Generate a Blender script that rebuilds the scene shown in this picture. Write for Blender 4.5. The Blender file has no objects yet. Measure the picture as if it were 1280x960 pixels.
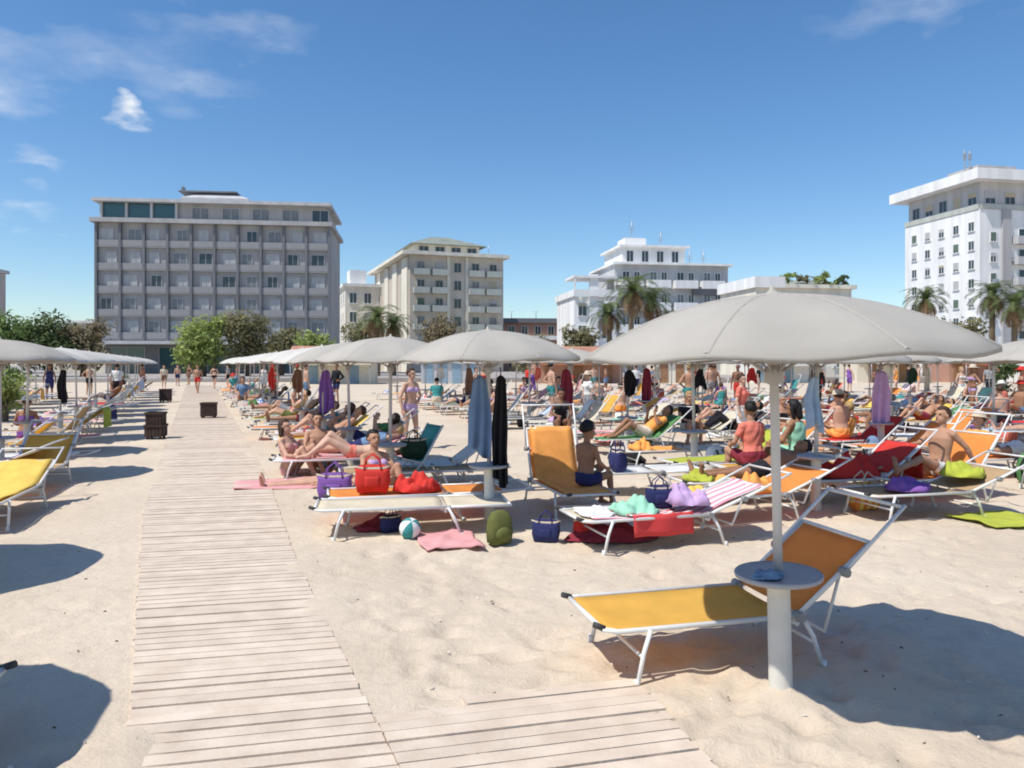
import bpy, bmesh, math, random
import numpy as np
from mathutils import Vector, Matrix, noise

S = bpy.context.scene
COL = S.collection
R = math.radians

# ------------------------------------------------------------------ camera
EYE = 1.72
cd = bpy.data.cameras.new("camera")
cam = bpy.data.objects.new("camera", cd)
COL.objects.link(cam)
cam.location = (0, 0, EYE)
cam.rotation_euler = (R(90), 0, 0)
cd.sensor_width = 36.0
cd.lens = 27.0
cd.shift_y = -25.0 / 1280.0
cd.clip_start = 0.05
cd.clip_end = 9000
S.camera = cam

# ------------------------------------------------------------------ light
SUN_AZ = math.atan2(-0.845, -0.53)      # measured from +Y towards +X
SUN_EL = R(58.5)
sd = bpy.data.lights.new("sun", 'SUN')
sd.energy = 4.3
sd.angle = R(0.55)
sd.color = (1.0, 0.955, 0.88)
sun = bpy.data.objects.new("sun", sd)
COL.objects.link(sun)
to_sun = Vector((math.sin(SUN_AZ) * math.cos(SUN_EL), math.cos(SUN_AZ) * math.cos(SUN_EL), math.sin(SUN_EL)))
sun.rotation_euler = to_sun.to_track_quat('Z', 'Y').to_euler()
sun.location = (-20, -20, 60)

W = bpy.data.worlds.new("World")
S.world = W
W.use_nodes = True
wn = W.node_tree.nodes
wl = W.node_tree.links
wn.clear()


def wnode(t, **k):
    n = wn.new(t)
    for a, b in k.items():
        setattr(n, a, b)
    return n


def wmath(op, a, b=None, c=None):
    n = wnode('ShaderNodeMath', operation=op)
    for i, v in enumerate((a, b, c)):
        if v is None:
            continue
        if isinstance(v, (int, float)):
            n.inputs[i].default_value = v
        else:
            wl.new(v, n.inputs[i])
    return n.outputs[0]


sky = wnode('ShaderNodeTexSky', sky_type='NISHITA')
sky.sun_disc = False
sky.sun_elevation = SUN_EL
sky.sun_rotation = SUN_AZ % (2 * math.pi)
sky.air_density = 1.0
sky.dust_density = 0.35
sky.ozone_density = 2.6
sky.altitude = 0
hs = wnode('ShaderNodeHueSaturation')
hs.inputs['Saturation'].default_value = 1.20
wl.new(sky.outputs[0], hs.inputs['Color'])
tc = wnode('ShaderNodeTexCoord')
# thin drifting clouds: each is a soft patch of sky (a direction and its spread) broken up by noise
nz = wnode('ShaderNodeTexNoise')
nz.inputs['Scale'].default_value = 9.0
nz.inputs['Detail'].default_value = 7.0
nz.inputs['Roughness'].default_value = 0.62
mp = wnode('ShaderNodeMapping')
mp.inputs['Scale'].default_value = (1.0, 1.0, 2.6)
wl.new(tc.outputs['Generated'], mp.inputs['Vector'])
wl.new(mp.outputs[0], nz.inputs['Vector'])
wob = wnode('ShaderNodeTexNoise')
wob.inputs['Scale'].default_value = 16.0
wob.inputs['Detail'].default_value = 6.0
wl.new(mp.outputs[0], wob.inputs['Vector'])
wo1 = wnode('ShaderNodeVectorMath', operation='SUBTRACT')
wl.new(wob.outputs['Color'], wo1.inputs[0])
wo1.inputs[1].default_value = (.5, .5, .5)
wo2 = wnode('ShaderNodeVectorMath', operation='SCALE')
wl.new(wo1.outputs[0], wo2.inputs[0])
wo2.inputs['Scale'].default_value = .10
wo3 = wnode('ShaderNodeVectorMath', operation='ADD')
wl.new(tc.outputs['Generated'], wo3.inputs[0])
wl.new(wo2.outputs[0], wo3.inputs[1])
CLOUDS = [  # azimuth deg, elevation deg, half-width deg, half-height deg, tilt deg, density
    (-26.3, 16.1, 1.75, .95, -6, 1.3), (-27.5, 19.6, 6.5, 2.2, 14, .26), (-23.0, 18.4, 4.6, 1.3, 8, .24),
    (-19.0, 22.2, 5.2, 1.3, 0, .30), (-32.3, 9.4, 2.4, 1.2, 0, .9), (-31.5, 12.4, 2.2, .8, 0, .55),
    (-33.5, 16.0, 3.0, 1.2, 6, .32), (-33.0, 25.0, 5.0, 2.5, 0, .22), (28.0, 22.6, 7.0, 1.6, 3, .22),
    (-40.0, 18.0, 8.0, 4.0, 0, .8), (-55.0, 25.0, 14.0, 4.0, 10, .7), (70.0, 22.0, 16.0, 4.0, -5, .6), (50.0, 30.0, 9.0, 2.0, 8, .4),
]
total = None
for az, el, hw, hh, tl, den in CLOUDS:
    a, e = R(az), R(el)
    fwd = Vector((math.sin(a) * math.cos(e), math.cos(a) * math.cos(e), math.sin(e)))
    rt = Vector((math.cos(a), -math.sin(a), 0))
    up = rt.cross(fwd)
    t = R(tl)
    rt, up = rt * math.cos(t) + up * math.sin(t), up * math.cos(t) - rt * math.sin(t)

    def dot(v):
        n = wnode('ShaderNodeVectorMath', operation='DOT_PRODUCT')
        wl.new(wo3.outputs[0], n.inputs[0])
        n.inputs[1].default_value = v
        return n.outputs['Value']
    x = wmath('DIVIDE', dot(rt), math.tan(R(hw)))
    y = wmath('DIVIDE', dot(up), math.tan(R(hh)))
    r2 = wmath('ADD', wmath('MULTIPLY', x, x), wmath('MULTIPLY', y, y))
    m = wmath('SUBTRACT', 1.0, wmath('SQRT', r2))
    m = wmath('MAXIMUM', m, 0.0)
    front = wmath('GREATER_THAN', dot(fwd), 0.2)
    m = wmath('MULTIPLY', wmath('MULTIPLY', m, front), den)
    total = m if total is None else wmath('ADD', total, m)
nn = wmath('MAXIMUM', wmath('MULTIPLY_ADD', nz.outputs['Fac'], 3.4, -1.15), 0.0)
cl = wnode('ShaderNodeClamp')
wl.new(wmath('MULTIPLY', total, nn), cl.inputs['Value'])
cl.inputs['Max'].default_value = 0.92
mx = wnode('ShaderNodeMix', data_type='RGBA')
wl.new(cl.outputs[0], mx.inputs[0])
tint = wnode('ShaderNodeMix', data_type='RGBA', blend_type='MULTIPLY')
tint.inputs[0].default_value = 1.0
tint.inputs[7].default_value = (1.0, 1.045, 1.08, 1)
wl.new(hs.outputs[0], tint.inputs[6])
wl.new(tint.outputs[2], mx.inputs[6])
mx.inputs[7].default_value = (6.6, 6.9, 7.3, 1)
bg = wnode('ShaderNodeBackground')
bg.inputs['Strength'].default_value = 0.125
wl.new(mx.outputs[2], bg.inputs['Color'])
wo = wnode('ShaderNodeOutputWorld')
wl.new(bg.outputs[0], wo.inputs[0])

S.view_settings.view_transform = 'Standard'
S.view_settings.look = 'None'
S.view_settings.exposure = 0.14
S.view_settings.gamma = 1.0
S.render.engine = 'CYCLES'
S.cycles.max_bounces = 6
S.cycles.transparent_max_bounces = 8
S.cycles.filter_width = 1.9

# ------------------------------------------------------------------ materials
MATS = {}


def mat(name, col, rough=.8, var=.12, scale=6.0, bump=0.0, bscale=60.0, metal=0.0, trans=0.0, spec=.3, col2=None, stripes=None, attr=None, detail=4, streak=0):
    """principled material with mottled colour, optional second colour, stripes, fine bump and some translucency"""
    if name in MATS:
        return MATS[name]
    m = bpy.data.materials.new(name)
    m.use_nodes = True
    nt = m.node_tree
    n, l = nt.nodes, nt.links
    n.clear()
    out = n.new('ShaderNodeOutputMaterial')
    p = n.new('ShaderNodeBsdfPrincipled')
    p.inputs['Roughness'].default_value = rough
    p.inputs['Metallic'].default_value = metal
    p.inputs['Specular IOR Level'].default_value = spec
    co = n.new('ShaderNodeTexCoord')
    nz = n.new('ShaderNodeTexNoise')
    nz.inputs['Scale'].default_value = scale
    nz.inputs['Detail'].default_value = detail
    if streak:
        mpn = n.new('ShaderNodeMapping')
        mpn.inputs['Scale'].default_value = (streak, streak, streak * .12)
        l.new(co.outputs['Object'], mpn.inputs['Vector'])
        l.new(mpn.outputs[0], nz.inputs['Vector'])
    else:
        l.new(co.outputs['Object'], nz.inputs['Vector'])
    ramp = n.new('ShaderNodeMapRange')
    ramp.inputs[1].default_value = .3
    ramp.inputs[2].default_value = .7
    l.new(nz.outputs['Fac'], ramp.inputs[0])
    mixn = n.new('ShaderNodeMix')
    mixn.data_type = 'RGBA'
    l.new(ramp.outputs[0], mixn.inputs[0])
    a = tuple(c * (1 - var) for c in col)
    b = col2 if col2 else tuple(min(1, c * (1 + var)) for c in col)
    mixn.inputs[6].default_value = (*a, 1)
    mixn.inputs[7].default_value = (*b, 1)
    c_out = mixn.outputs[2]
    if stripes:
        axis, per, scol, duty = stripes
        sx = n.new('ShaderNodeSeparateXYZ')
        l.new(co.outputs['Object'], sx.inputs[0])
        mm = n.new('ShaderNodeMath'); mm.operation = 'DIVIDE'
        l.new(sx.outputs[axis], mm.inputs[0]); mm.inputs[1].default_value = per
        fr = n.new('ShaderNodeMath'); fr.operation = 'FRACT'
        l.new(mm.outputs[0], fr.inputs[0])
        gt = n.new('ShaderNodeMath'); gt.operation = 'LESS_THAN'
        l.new(fr.outputs[0], gt.inputs[0]); gt.inputs[1].default_value = duty
        ms = n.new('ShaderNodeMix'); ms.data_type = 'RGBA'
        l.new(gt.outputs[0], ms.inputs[0]); l.new(c_out, ms.inputs[6])
        ms.inputs[7].default_value = (*scol, 1)
        c_out = ms.outputs[2]
    if attr:
        at = n.new('ShaderNodeAttribute')
        at.attribute_name = attr
        hv = n.new('ShaderNodeHueSaturation')
        l.new(c_out, hv.inputs['Color'])
        l.new(at.outputs['Fac'], hv.inputs['Value'])
        c_out = hv.outputs[0]
    l.new(c_out, p.inputs['Base Color'])
    if bump:
        nb = n.new('ShaderNodeTexNoise')
        nb.inputs['Scale'].default_value = bscale
        nb.inputs['Detail'].default_value = 5
        l.new(co.outputs['Object'], nb.inputs['Vector'])
        bp = n.new('ShaderNodeBump')
        bp.inputs['Strength'].default_value = 1.0
        bp.inputs['Distance'].default_value = bump
        l.new(nb.outputs['Fac'], bp.inputs['Height'])
        l.new(bp.outputs[0], p.inputs['Normal'])
    if trans:
        t = n.new('ShaderNodeBsdfTranslucent')
        l.new(c_out, t.inputs['Color'])
        mxs = n.new('ShaderNodeMixShader')
        mxs.inputs[0].default_value = trans
        l.new(p.outputs[0], mxs.inputs[1]); l.new(t.outputs[0], mxs.inputs[2])
        l.new(mxs.outputs[0], out.inputs[0])
    else:
        l.new(p.outputs[0], out.inputs[0])
    MATS[name] = m
    return m


# ------------------------------------------------------------------ mesh building
class MB:
    """collects shapes and links them as one mesh object"""

    def __init__(s):
        s.v, s.f, s.m, s.sm = [], [], [], []

    def add(s, vs, fs, mi=0, smooth=False):
        o = len(s.v)
        s.v.extend([tuple(p) for p in vs])
        for f in fs:
            s.f.append([i + o for i in f])
            s.m.append(mi)
            s.sm.append(smooth)
        return s

    def box(s, c, size, mi=0, rot=None, taper=1.0):
        hx, hy, hz = size[0] / 2, size[1] / 2, size[2] / 2
        vs = []
        for z in (-1, 1):
            k = taper if z > 0 else 1
            for x, y in ((-1, -1), (1, -1), (1, 1), (-1, 1)):
                p = Vector((x * hx * k, y * hy * k, z * hz))
                if rot is not None:
                    p = rot @ p
                vs.append(p + Vector(c))
        return s.add(vs, [(3, 2, 1, 0), (4, 5, 6, 7), (0, 1, 5, 4), (1, 2, 6, 5), (2, 3, 7, 6), (3, 0, 4, 7)], mi)

    def box2(s, a, b, mi=0):
        return s.box([(p + q) / 2 for p, q in zip(a, b)], [abs(q - p) for p, q in zip(a, b)], mi)

    def tube(s, pts, rad, n=8, mi=0, caps=True, smooth=True, squash=None):
        pts = [Vector(p) for p in pts]
        k = len(pts)
        rads = rad if isinstance(rad, (list, tuple)) else [rad] * k
        ref = None
        vs = []
        for i, p in enumerate(pts):
            t = (pts[min(i + 1, k - 1)] - pts[max(i - 1, 0)])
            if t.length < 1e-9:
                t = Vector((0, 0, 1))
            t.normalize()
            if ref is None:
                ref = Vector((0, 0, 1)) if abs(t.z) < .9 else Vector((1, 0, 0))
                ref = (ref - t * ref.dot(t)).normalized()
            else:
                ref = ref - t * ref.dot(t)
                ref = ref.normalized() if ref.length > 1e-6 else t.orthogonal().normalized()
            b = t.cross(ref)
            for j in range(n):
                a = 2 * math.pi * j / n
                vs.append(p + (ref * math.cos(a) + b * math.sin(a)) * rads[i])
        fs = []
        for i in range(k - 1):
            for j in range(n):
                fs.append((i * n + j, i * n + (j + 1) % n, (i + 1) * n + (j + 1) % n, (i + 1) * n + j))
        s.add(vs, fs, mi, smooth)
        if caps:
            o = len(s.v) - len(vs)
            s.f.append([o + j for j in range(n)][::-1]); s.m.append(mi); s.sm.append(False)
            s.f.append([o + (k - 1) * n + j for j in range(n)]); s.m.append(mi); s.sm.append(False)
        return s

    def lathe(s, prof, n=16, mi=0, c=(0, 0, 0), smooth=True, cap=True):
        vs = []
        for r, z in prof:
            for j in range(n):
                a = 2 * math.pi * j / n
                vs.append((c[0] + r * math.cos(a), c[1] + r * math.sin(a), c[2] + z))
        fs = []
        for i in range(len(prof) - 1):
            for j in range(n):
                fs.append((i * n + j, i * n + (j + 1) % n, (i + 1) * n + (j + 1) % n, (i + 1) * n + j))
        if cap:
            fs.append(tuple(range(n))[::-1])
            fs.append(tuple((len(prof) - 1) * n + j for j in range(n)))
        return s.add(vs, fs, mi, smooth)

    def ball(s, c, r, nu=12, nv=8, mi=0):
        rx, ry, rz = (r, r, r) if isinstance(r, (int, float)) else r
        vs = [(c[0], c[1], c[2] - rz)]
        for i in range(1, nv):
            t = math.pi * i / nv - math.pi / 2
            for j in range(nu):
                a = 2 * math.pi * j / nu
                vs.append((c[0] + rx * math.cos(t) * math.cos(a), c[1] + ry * math.cos(t) * math.sin(a), c[2] + rz * math.sin(t)))
        vs.append((c[0], c[1], c[2] + rz))
        fs = [(0, 1 + (j + 1) % nu, 1 + j) for j in range(nu)]
        for i in range(nv - 2):
            for j in range(nu):
                a = 1 + i * nu
                fs.append((a + j, a + (j + 1) % nu, a + nu + (j + 1) % nu, a + nu + j))
        last = len(vs) - 1
        a = 1 + (nv - 2) * nu
        fs += [(a + j, a + (j + 1) % nu, last) for j in range(nu)]
        return s.add(vs, fs, mi, True)

    def sheet(s, fn, nu, nv, th=.006, mi=0, smooth=True):
        """closed thin sheet: fn(u, v) -> point for u, v in 0..1, thickness th along the normal"""
        g = [[Vector(fn(i / nu, j / nv)) for j in range(nv + 1)] for i in range(nu + 1)]
        top, bot = [], []
        for i in range(nu + 1):
            for j in range(nv + 1):
                du = g[min(i + 1, nu)][j] - g[max(i - 1, 0)][j]
                dv = g[i][min(j + 1, nv)] - g[i][max(j - 1, 0)]
                nr = du.cross(dv)
                nr = nr.normalized() if nr.length > 1e-9 else Vector((0, 0, 1))
                top.append(g[i][j] + nr * th / 2)
                bot.append(g[i][j] - nr * th / 2)
        N = len(top)
        q = lambda i, j: i * (nv + 1) + j
        fs = []
        for i in range(nu):
            for j in range(nv):
                fs.append((q(i, j), q(i + 1, j), q(i + 1, j + 1), q(i, j + 1)))
                fs.append((N + q(i, j), N + q(i, j + 1), N + q(i + 1, j + 1), N + q(i + 1, j)))
        for i in range(nu):
            fs.append((q(i, 0), N + q(i, 0), N + q(i + 1, 0), q(i + 1, 0)))
            fs.append((q(i, nv), q(i + 1, nv), N + q(i + 1, nv), N + q(i, nv)))
        for j in range(nv):
            fs.append((q(0, j), q(0, j + 1), N + q(0, j + 1), N + q(0, j)))
            fs.append((q(nu, j), N + q(nu, j), N + q(nu, j + 1), q(nu, j + 1)))
        return s.add(top + bot, fs, mi, smooth)

    def mesh(s, name, mats):
        me = bpy.data.meshes.new(name)
        me.from_pydata(s.v, [], s.f)
        me.polygons.foreach_set('material_index', s.m)
        me.polygons.foreach_set('use_smooth', s.sm)
        for m in (mats if isinstance(mats, (list, tuple)) else [mats]):
            me.materials.append(m)
        me.update()
        return me

    def build(s, name, mats, parent=None, loc=None, rz=None):
        return link(name, s.mesh(name, mats), parent, loc, rz)


def link(name, data, parent=None, loc=None, rz=None):
    o = bpy.data.objects.new(name, data)
    COL.objects.link(o)
    if parent is not None:
        o.parent = parent
    if loc is not None:
        o.location = loc
    if rz is not None:
        o.rotation_euler = (0, 0, rz)
    return o


KIDS = {}


def empty(name, loc=(0, 0, 0), rz=0.0):
    o = link(name, None, None, loc, rz)
    o.empty_display_size = .2
    return o


def tag(o, label=None, cat=None, group=None, kind=None):
    if label:
        o['label'] = label
    if cat:
        o['category'] = cat
    if group:
        o['group'] = group
    if kind:
        o['kind'] = kind
    return o


def recolour(o, m, slot=0):
    o.material_slots[slot].link = 'OBJECT'
    o.material_slots[slot].material = m


def copy_tree(o, parent=None):
    c = o.copy()
    COL.objects.link(c)
    c.parent = parent
    if parent is not None:
        c.matrix_parent_inverse = o.matrix_parent_inverse.copy()
    for ch in o.children:
        copy_tree(ch, c)
    return c


def ground_at(px, py, h=0.0):
    """where the sight line of a pixel of the 1280 px photograph meets height h"""
    d = (EYE - h) * 960.0 / (py - 455.0)
    return Vector(((px - 640.0) / 960.0 * d, d, h))


ORD = ['first', 'second', 'third', 'fourth', 'fifth', 'sixth', 'seventh', 'eighth', 'ninth', 'tenth', 'eleventh', 'twelfth', 'thirteenth', 'fourteenth', 'fifteenth', 'sixteenth', 'seventeenth', 'eighteenth']
rnd = random.Random(7)
# ================================================================== SETTING
BW_SLOPE = 0.22
BW_L = [(0.6, -0.5), (3.27, -1.62), (5.41, -2.62), (8.9, -4.25), (15.7, -7.1), (30, -13.0), (62, -26.3)]
BW_R = [(0.6, 0.55), (3.27, -0.49), (6.74, -1.9), (11.4, -3.62), (25.4, -9.26), (62, -24.0)]


def interp(tab, y):
    if y <= tab[0][0]:
        (a, b), (c, d) = tab[0], tab[1]
    else:
        (a, b), (c, d) = tab[-2], tab[-1]
        for i in range(len(tab) - 1):
            if tab[i][0] <= y <= tab[i + 1][0]:
                (a, b), (c, d) = tab[i], tab[i + 1]
                break
    return b + (d - b) * (y - a) / (c - a)


def sand_h(x, y):
    """height of the trodden sand"""
    d = math.hypot(x, y)
    n1 = noise.noise((x * .55, y * .55, 3.1))
    h = n1 * .026
    if d < 34:
        h += noise.noise((x * 2.3, y * 2.3, 7.7)) * .017 + noise.noise((x * 5.2, y * 5.2, 1.7)) * .010
    if y < 10:
        for px, py in ((1.40, 4.0), (-.24, 8.3)):
            q = (x - px) ** 2 + (y - py) ** 2
            if q < .3:
                h += .045 * math.exp(-(math.sqrt(q) - .06) ** 2 / .018)
    xl, xr = interp(BW_L, y), interp(BW_R, y)
    k = 1.0
    if xl - .35 < x < xr + .35:
        k = 0.0
    elif xl - .9 < x < xr + .9:
        k = min(abs(x - xl) - .35, abs(x - xr) - .35) / .55
        k = max(0, min(1, k))
    if -0.9 < x < 1.2 and 2.2 < y < 4.2 and (x - 1.4) ** 2 + (y - 4) ** 2 > .2:
        k = min(k, .25)
    drift = 0.0
    if k < 1:
        e = min(abs(x - xl), abs(x - xr))
        drift = max(0, noise.noise((x * 1.7, y * 1.1, 5.5)) - .12) * .055 * max(0, 1 - e / .45) + max(0, noise.noise((x * .9, y * .5, 9.1)) - .42) * (.05 if y > 9 else .012)
    return h * k + (drift + .008 + .005 * noise.noise((x * 6, y * 6, 2.2))) * (1 - k) - .004 * k


def ground_sheet():
    ny, nx = 400, 330
    ys = [1.0 * (73.0 / 1.0) ** (j / ny) for j in range(ny + 1)]
    vs, fs = [], []
    rr = random.Random(3)
    # footprints: shallow dents pressed in short walking trails
    prints = []
    for _ in range(150):
        y = 2.5 + rr.random() ** 1.6 * 22
        x = rr.uniform(-.75, .75) * y + 1
        a = rr.uniform(0, 2 * math.pi)
        for s in range(rr.randint(5, 14)):
            side = .11 if s % 2 else -.11
            prints.append((x + math.cos(a) * .62 * s - math.sin(a) * side, y + math.sin(a) * .62 * s + math.cos(a) * side, a))
    grid = {}
    for p in prints:
        grid.setdefault((int(p[0] // .5), int(p[1] // .5)), []).append(p)
    for y in ys:
        half = y * .98 + 5.0
        for i in range(nx + 1):
            t = i / nx * 2 - 1
            x = half * (t * .75 + .25 * t ** 3)
            h = sand_h(x, y)
            if y < 20:
                xl, xr = interp(BW_L, y), interp(BW_R, y)
                if not (xl - .25 < x < xr + .25):
                    cx, cy = int(x // .5), int(y // .5)
                    for gx in (cx - 1, cx, cx + 1):
                        for gy in (cy - 1, cy, cy + 1):
                            for px, py, a in grid.get((gx, gy), ()):
                                dx, dy = x - px, y - py
                                u = dx * math.cos(a) + dy * math.sin(a)
                                v = -dx * math.sin(a) + dy * math.cos(a)
                                q = (u / .15) ** 2 + (v / .075) ** 2
                                if q < 4:
                                    h += -.030 * math.exp(-q * 1.3) + .012 * math.exp(-(q - 1.9) ** 2 * 2)
            vs.append((x, y, h))
    for j in range(ny):
        for i in range(nx):
            a = j * (nx + 1) + i
            fs.append((a, a + 1, a + nx + 2, a + nx + 1))
    mb = MB()
    mb.add(vs, fs, 0, True)
    return mb


def sand_material():
    m = bpy.data.materials.new('dry_sand')
    m.use_nodes = True
    nt = m.node_tree
    n, l = nt.nodes, nt.links
    p = n['Principled BSDF']
    p.inputs['Roughness'].default_value = .95
    p.inputs['Specular IOR Level'].default_value = .1
    co = n.new('ShaderNodeTexCoord')

    def nzt(scale, detail, rough=.55):
        t = n.new('ShaderNodeTexNoise')
        t.inputs['Scale'].default_value = scale
        t.inputs['Detail'].default_value = detail
        t.inputs['Roughness'].default_value = rough
        l.new(co.outputs['Object'], t.inputs['Vector'])
        return t.outputs['Fac']

    def rng(v, a, b, c=0, d=1):
        t = n.new('ShaderNodeMapRange')
        l.new(v, t.inputs[0])
        for i, q in enumerate((a, b, c, d)):
            t.inputs[1 + i].default_value = q
        return t.outputs[0]

    def mix(f, a, b):
        t = n.new('ShaderNodeMix')
        t.data_type = 'RGBA'
        l.new(f, t.inputs[0])
        for i, q in ((6, a), (7, b)):
            if isinstance(q, tuple):
                t.inputs[i].default_value = (*q, 1)
            else:
                l.new(q, t.inputs[i])
        return t.outputs[2]
    c = mix(rng(nzt(.5, 4), .35, .68), (.575, .474, .360), (.660, .560, .438))
    c = mix(rng(nzt(7, 6, .7), .50, .78, 0, .55), c, (.44, .365, .285))
    c = mix(rng(nzt(260, 2, .6), .57, .72, 0, .5), c, (.30, .25, .20))
    c = mix(rng(nzt(90, 3, .6), .62, .75, 0, .5), c, (.74, .69, .60))
    l.new(c, p.inputs['Base Color'])
    b1 = n.new('ShaderNodeBump')
    b1.inputs['Distance'].default_value = .024
    b1.inputs['Strength'].default_value = .8
    l.new(nzt(9, 6, .62), b1.inputs['Height'])
    b2 = n.new('ShaderNodeBump')
    b2.inputs['Distance'].default_value = .006
    b2.inputs['Strength'].default_value = .8
    l.new(nzt(70, 5, .65), b2.inputs['Height'])
    l.new(b1.outputs[0], b2.inputs['Normal'])
    l.new(b2.outputs[0], p.inputs['Normal'])
    return m


SAND = sand_material()
tag(ground_sheet().build('beach_sand', SAND), kind='structure')
g = MB()
NB = 48
ring = [(4000 * math.cos(2 * math.pi * k / NB), 4000 * math.sin(2 * math.pi * k / NB), -.35) for k in range(NB)]
g.add(ring, [tuple(range(NB))])
tag(g.build('ground', SAND), kind='structure')


def planks(quads, th, rr, attr=True):
    mb = MB()
    vals = []
    for q, dz in quads:
        vs = [Vector((p[0], p[1], dz)) for p in q] + [Vector((p[0], p[1], dz - th)) for p in q]
        mb.add(vs, [(0, 1, 2, 3), (7, 6, 5, 4), (0, 4, 5, 1), (1, 5, 6, 2), (2, 6, 7, 3), (3, 7, 4, 0)])
        vals += [rr.uniform(.93, 1.06)] * 6
    return mb, vals


def set_attr(o, vals):
    at = o.data.attributes.new('tone', 'FLOAT', 'FACE')
    at.data.foreach_set('value', vals)


WOOD = mat('weathered_planks', (.625, .505, .395), .85, .10, 5, .003, 40, col2=(.69, .575, .46), attr='tone')


def boardwalk():
    rr = random.Random(11)
    quads = []
    y = 0.9
    w = .082
    while y < 60:
        gap = .013
        row = []
        for yy in (y, y + w):
            yc = yy
            xl, xr = interp(BW_L, yc), interp(BW_R, yc)
            row.append(((xl + rr.uniform(-.012, .012), yc - .05), xr, yc))
        # a plank runs from the left edge to where the slanted line meets the right edge

        def end(x0, y0):
            x, yb = x0, y0
            for _ in range(6):
                xr = interp(BW_R, yb)
                yb = y0 + BW_SLOPE * (xr - x0)
            return (interp(BW_R, yb) + rr.uniform(-.006, .006), yb)
        a, b = row[0][0], row[1][0]
        c, d = end(*b), end(*a)
        quads.append(([a, d, c, b], .022 + rr.uniform(-.004, .004)))
        y += w + gap
    mb, vals = planks(quads, .028, rr)
    o = mb.build('boardwalk', WOOD)
    set_attr(o, vals)
    tag(o, kind='structure')
    # the side branch, a mat of the same planks
    quads = []
    sl = .25
    n = 16
    for i in range(n):
        t = i / (n - 1)
        yr = 4.10 - t * 1.43
        xr = .68 + .37 * t * .93
        x0 = interp(BW_R, yr - sl * 1.25) + .02
        for _ in range(4):
            yl = yr - sl * (xr - x0)
            x0 = interp(BW_R, yl) + .02
        e = rr.uniform(-.02, .02)
        xr += e
        yr += e * sl
        if i == 0:
            x0 += .45
            yl += .45 * sl
        hw = .041
        quads.append(([(x0, yl - hw), (xr, yr - hw), (xr - .03, yr + hw), (x0 - .03, yl + hw)], .026 + rr.uniform(-.004, .004)))
    mb, vals = planks(quads, .03, rr)
    o = mb.build('boardwalk_branch', WOOD)
    set_attr(o, vals)
    tag(o, kind='structure')


boardwalk()

# bits of shell and dry weed scattered over the sand
sh = MB()
rr = random.Random(17)
for _ in range(520):
    y = 2.3 + rr.random() ** 1.7 * 14
    x = rr.uniform(-.72, .75) * y
    if interp(BW_L, y) - .1 < x < interp(BW_R, y) + .1:
        continue
    a, L = rr.uniform(0, 6.28), rr.uniform(.005, .020)
    w_ = L * rr.uniform(.15, .8)
    z = sand_h(x, y) + .004
    ca, sa = math.cos(a), math.sin(a)
    vs = [(x + u * ca - v * sa, y + u * sa + v * ca, z + dz) for u, v, dz in ((-L, 0, -.004), (0, -w_, -.003), (L, 0, -.004), (0, w_, -.003), (0, 0, .005))]
    sh.add(vs, [(0, 1, 4), (1, 2, 4), (2, 3, 4), (3, 0, 4)], 0 if rr.random() < .5 else 1)
tag(sh.build('shell_fragments', [mat('shell', (.66, .60, .52), .6, .1, 20), mat('dry_weed', (.13, .10, .065), .9, .2, 20)]),
    'shell fragments and dry weed scattered over the sand', 'shells', kind='stuff')

# the promenade behind the beach
PAVE = mat('promenade_paving', (.36, .33, .30), .85, .15, .6, .004, 8)
g = MB()
PS = .13


def prom_y(x):
    return 74 + PS * (x + 20) * .7


g.add([(-500, prom_y(-500), .35), (500, prom_y(500), .35), (900, 900, .35), (-900, 900, .35), (-500, prom_y(-500), -.4), (500, prom_y(500), -.4)],
      [(0, 1, 2, 3), (4, 5, 1, 0)])
tag(g.build('promenade', PAVE), kind='structure')
# ================================================================== BUILDINGS
GLASS = mat('dark_glass', (.045, .06, .065), .12, .3, .8, 0, spec=.6)
GLASS2 = mat('curtained_glass', (.20, .21, .22), .25, .5, .35, 0, spec=.5)
CURTAIN = mat('white_curtains_behind_glass', (.42, .42, .42), .3, .35, .5, 0, spec=.5)
TEAL_GLASS = mat('teal_glass', (.04, .10, .11), .1, .25, .3, 0, spec=.7)
GREY_REN = mat('grey_render', (.405, .395, .39), .9, .13, .8, .01, 3, streak=.9, detail=6)
GREY_LIGHT = mat('pale_grey_render', (.50, .495, .495), .9, .13, .8, .01, 3, streak=.9, detail=6)
BALC = mat('balcony_panel_grey', (.315, .31, .31), .9, .13, .8, streak=.9, detail=6)
SHUT = [mat('shutter_grey', (.45, .45, .44), .8, .1, 2), mat('shutter_sand', (.50, .42, .30), .8, .1, 2), mat('shutter_green', (.12, .17, .13), .8, .1, 2)]
GREY_DARK = mat('dark_grey_panel', (.18, .185, .195), .7, .12, .4)
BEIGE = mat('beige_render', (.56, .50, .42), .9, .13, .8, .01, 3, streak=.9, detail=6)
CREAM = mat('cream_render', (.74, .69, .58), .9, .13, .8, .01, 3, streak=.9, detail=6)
WHITE_REN = mat('white_render', (.80, .79, .77), .85, .13, .8, .01, 3, streak=.9, detail=6)
PALE_GREEN = mat('greenish_render', (.46, .48, .43), .9, .13, .8, .01, 3, streak=.9, detail=6)
TERRA = mat('terracotta_render', (.47, .27, .20), .9, .13, .8, .01, 3, streak=.9, detail=6)
TILE = mat('terracotta_tiles', (.42, .21, .14), .9, .2, 1.2, .03, 6)
ROOF_GREY = mat('grey_green_roof', (.24, .26, .22), .8, .15, .6, .02, 5)
METAL = mat('dull_metal', (.45, .46, .48), .4, .1, 3, 0, metal=.6)
WINFRAME = mat('white_window_frame', (.72, .72, .70), .6, .05, 2)
BROWN_SHUT = mat('brown_shutter', (.22, .15, .10), .8, .15, 2)
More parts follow.
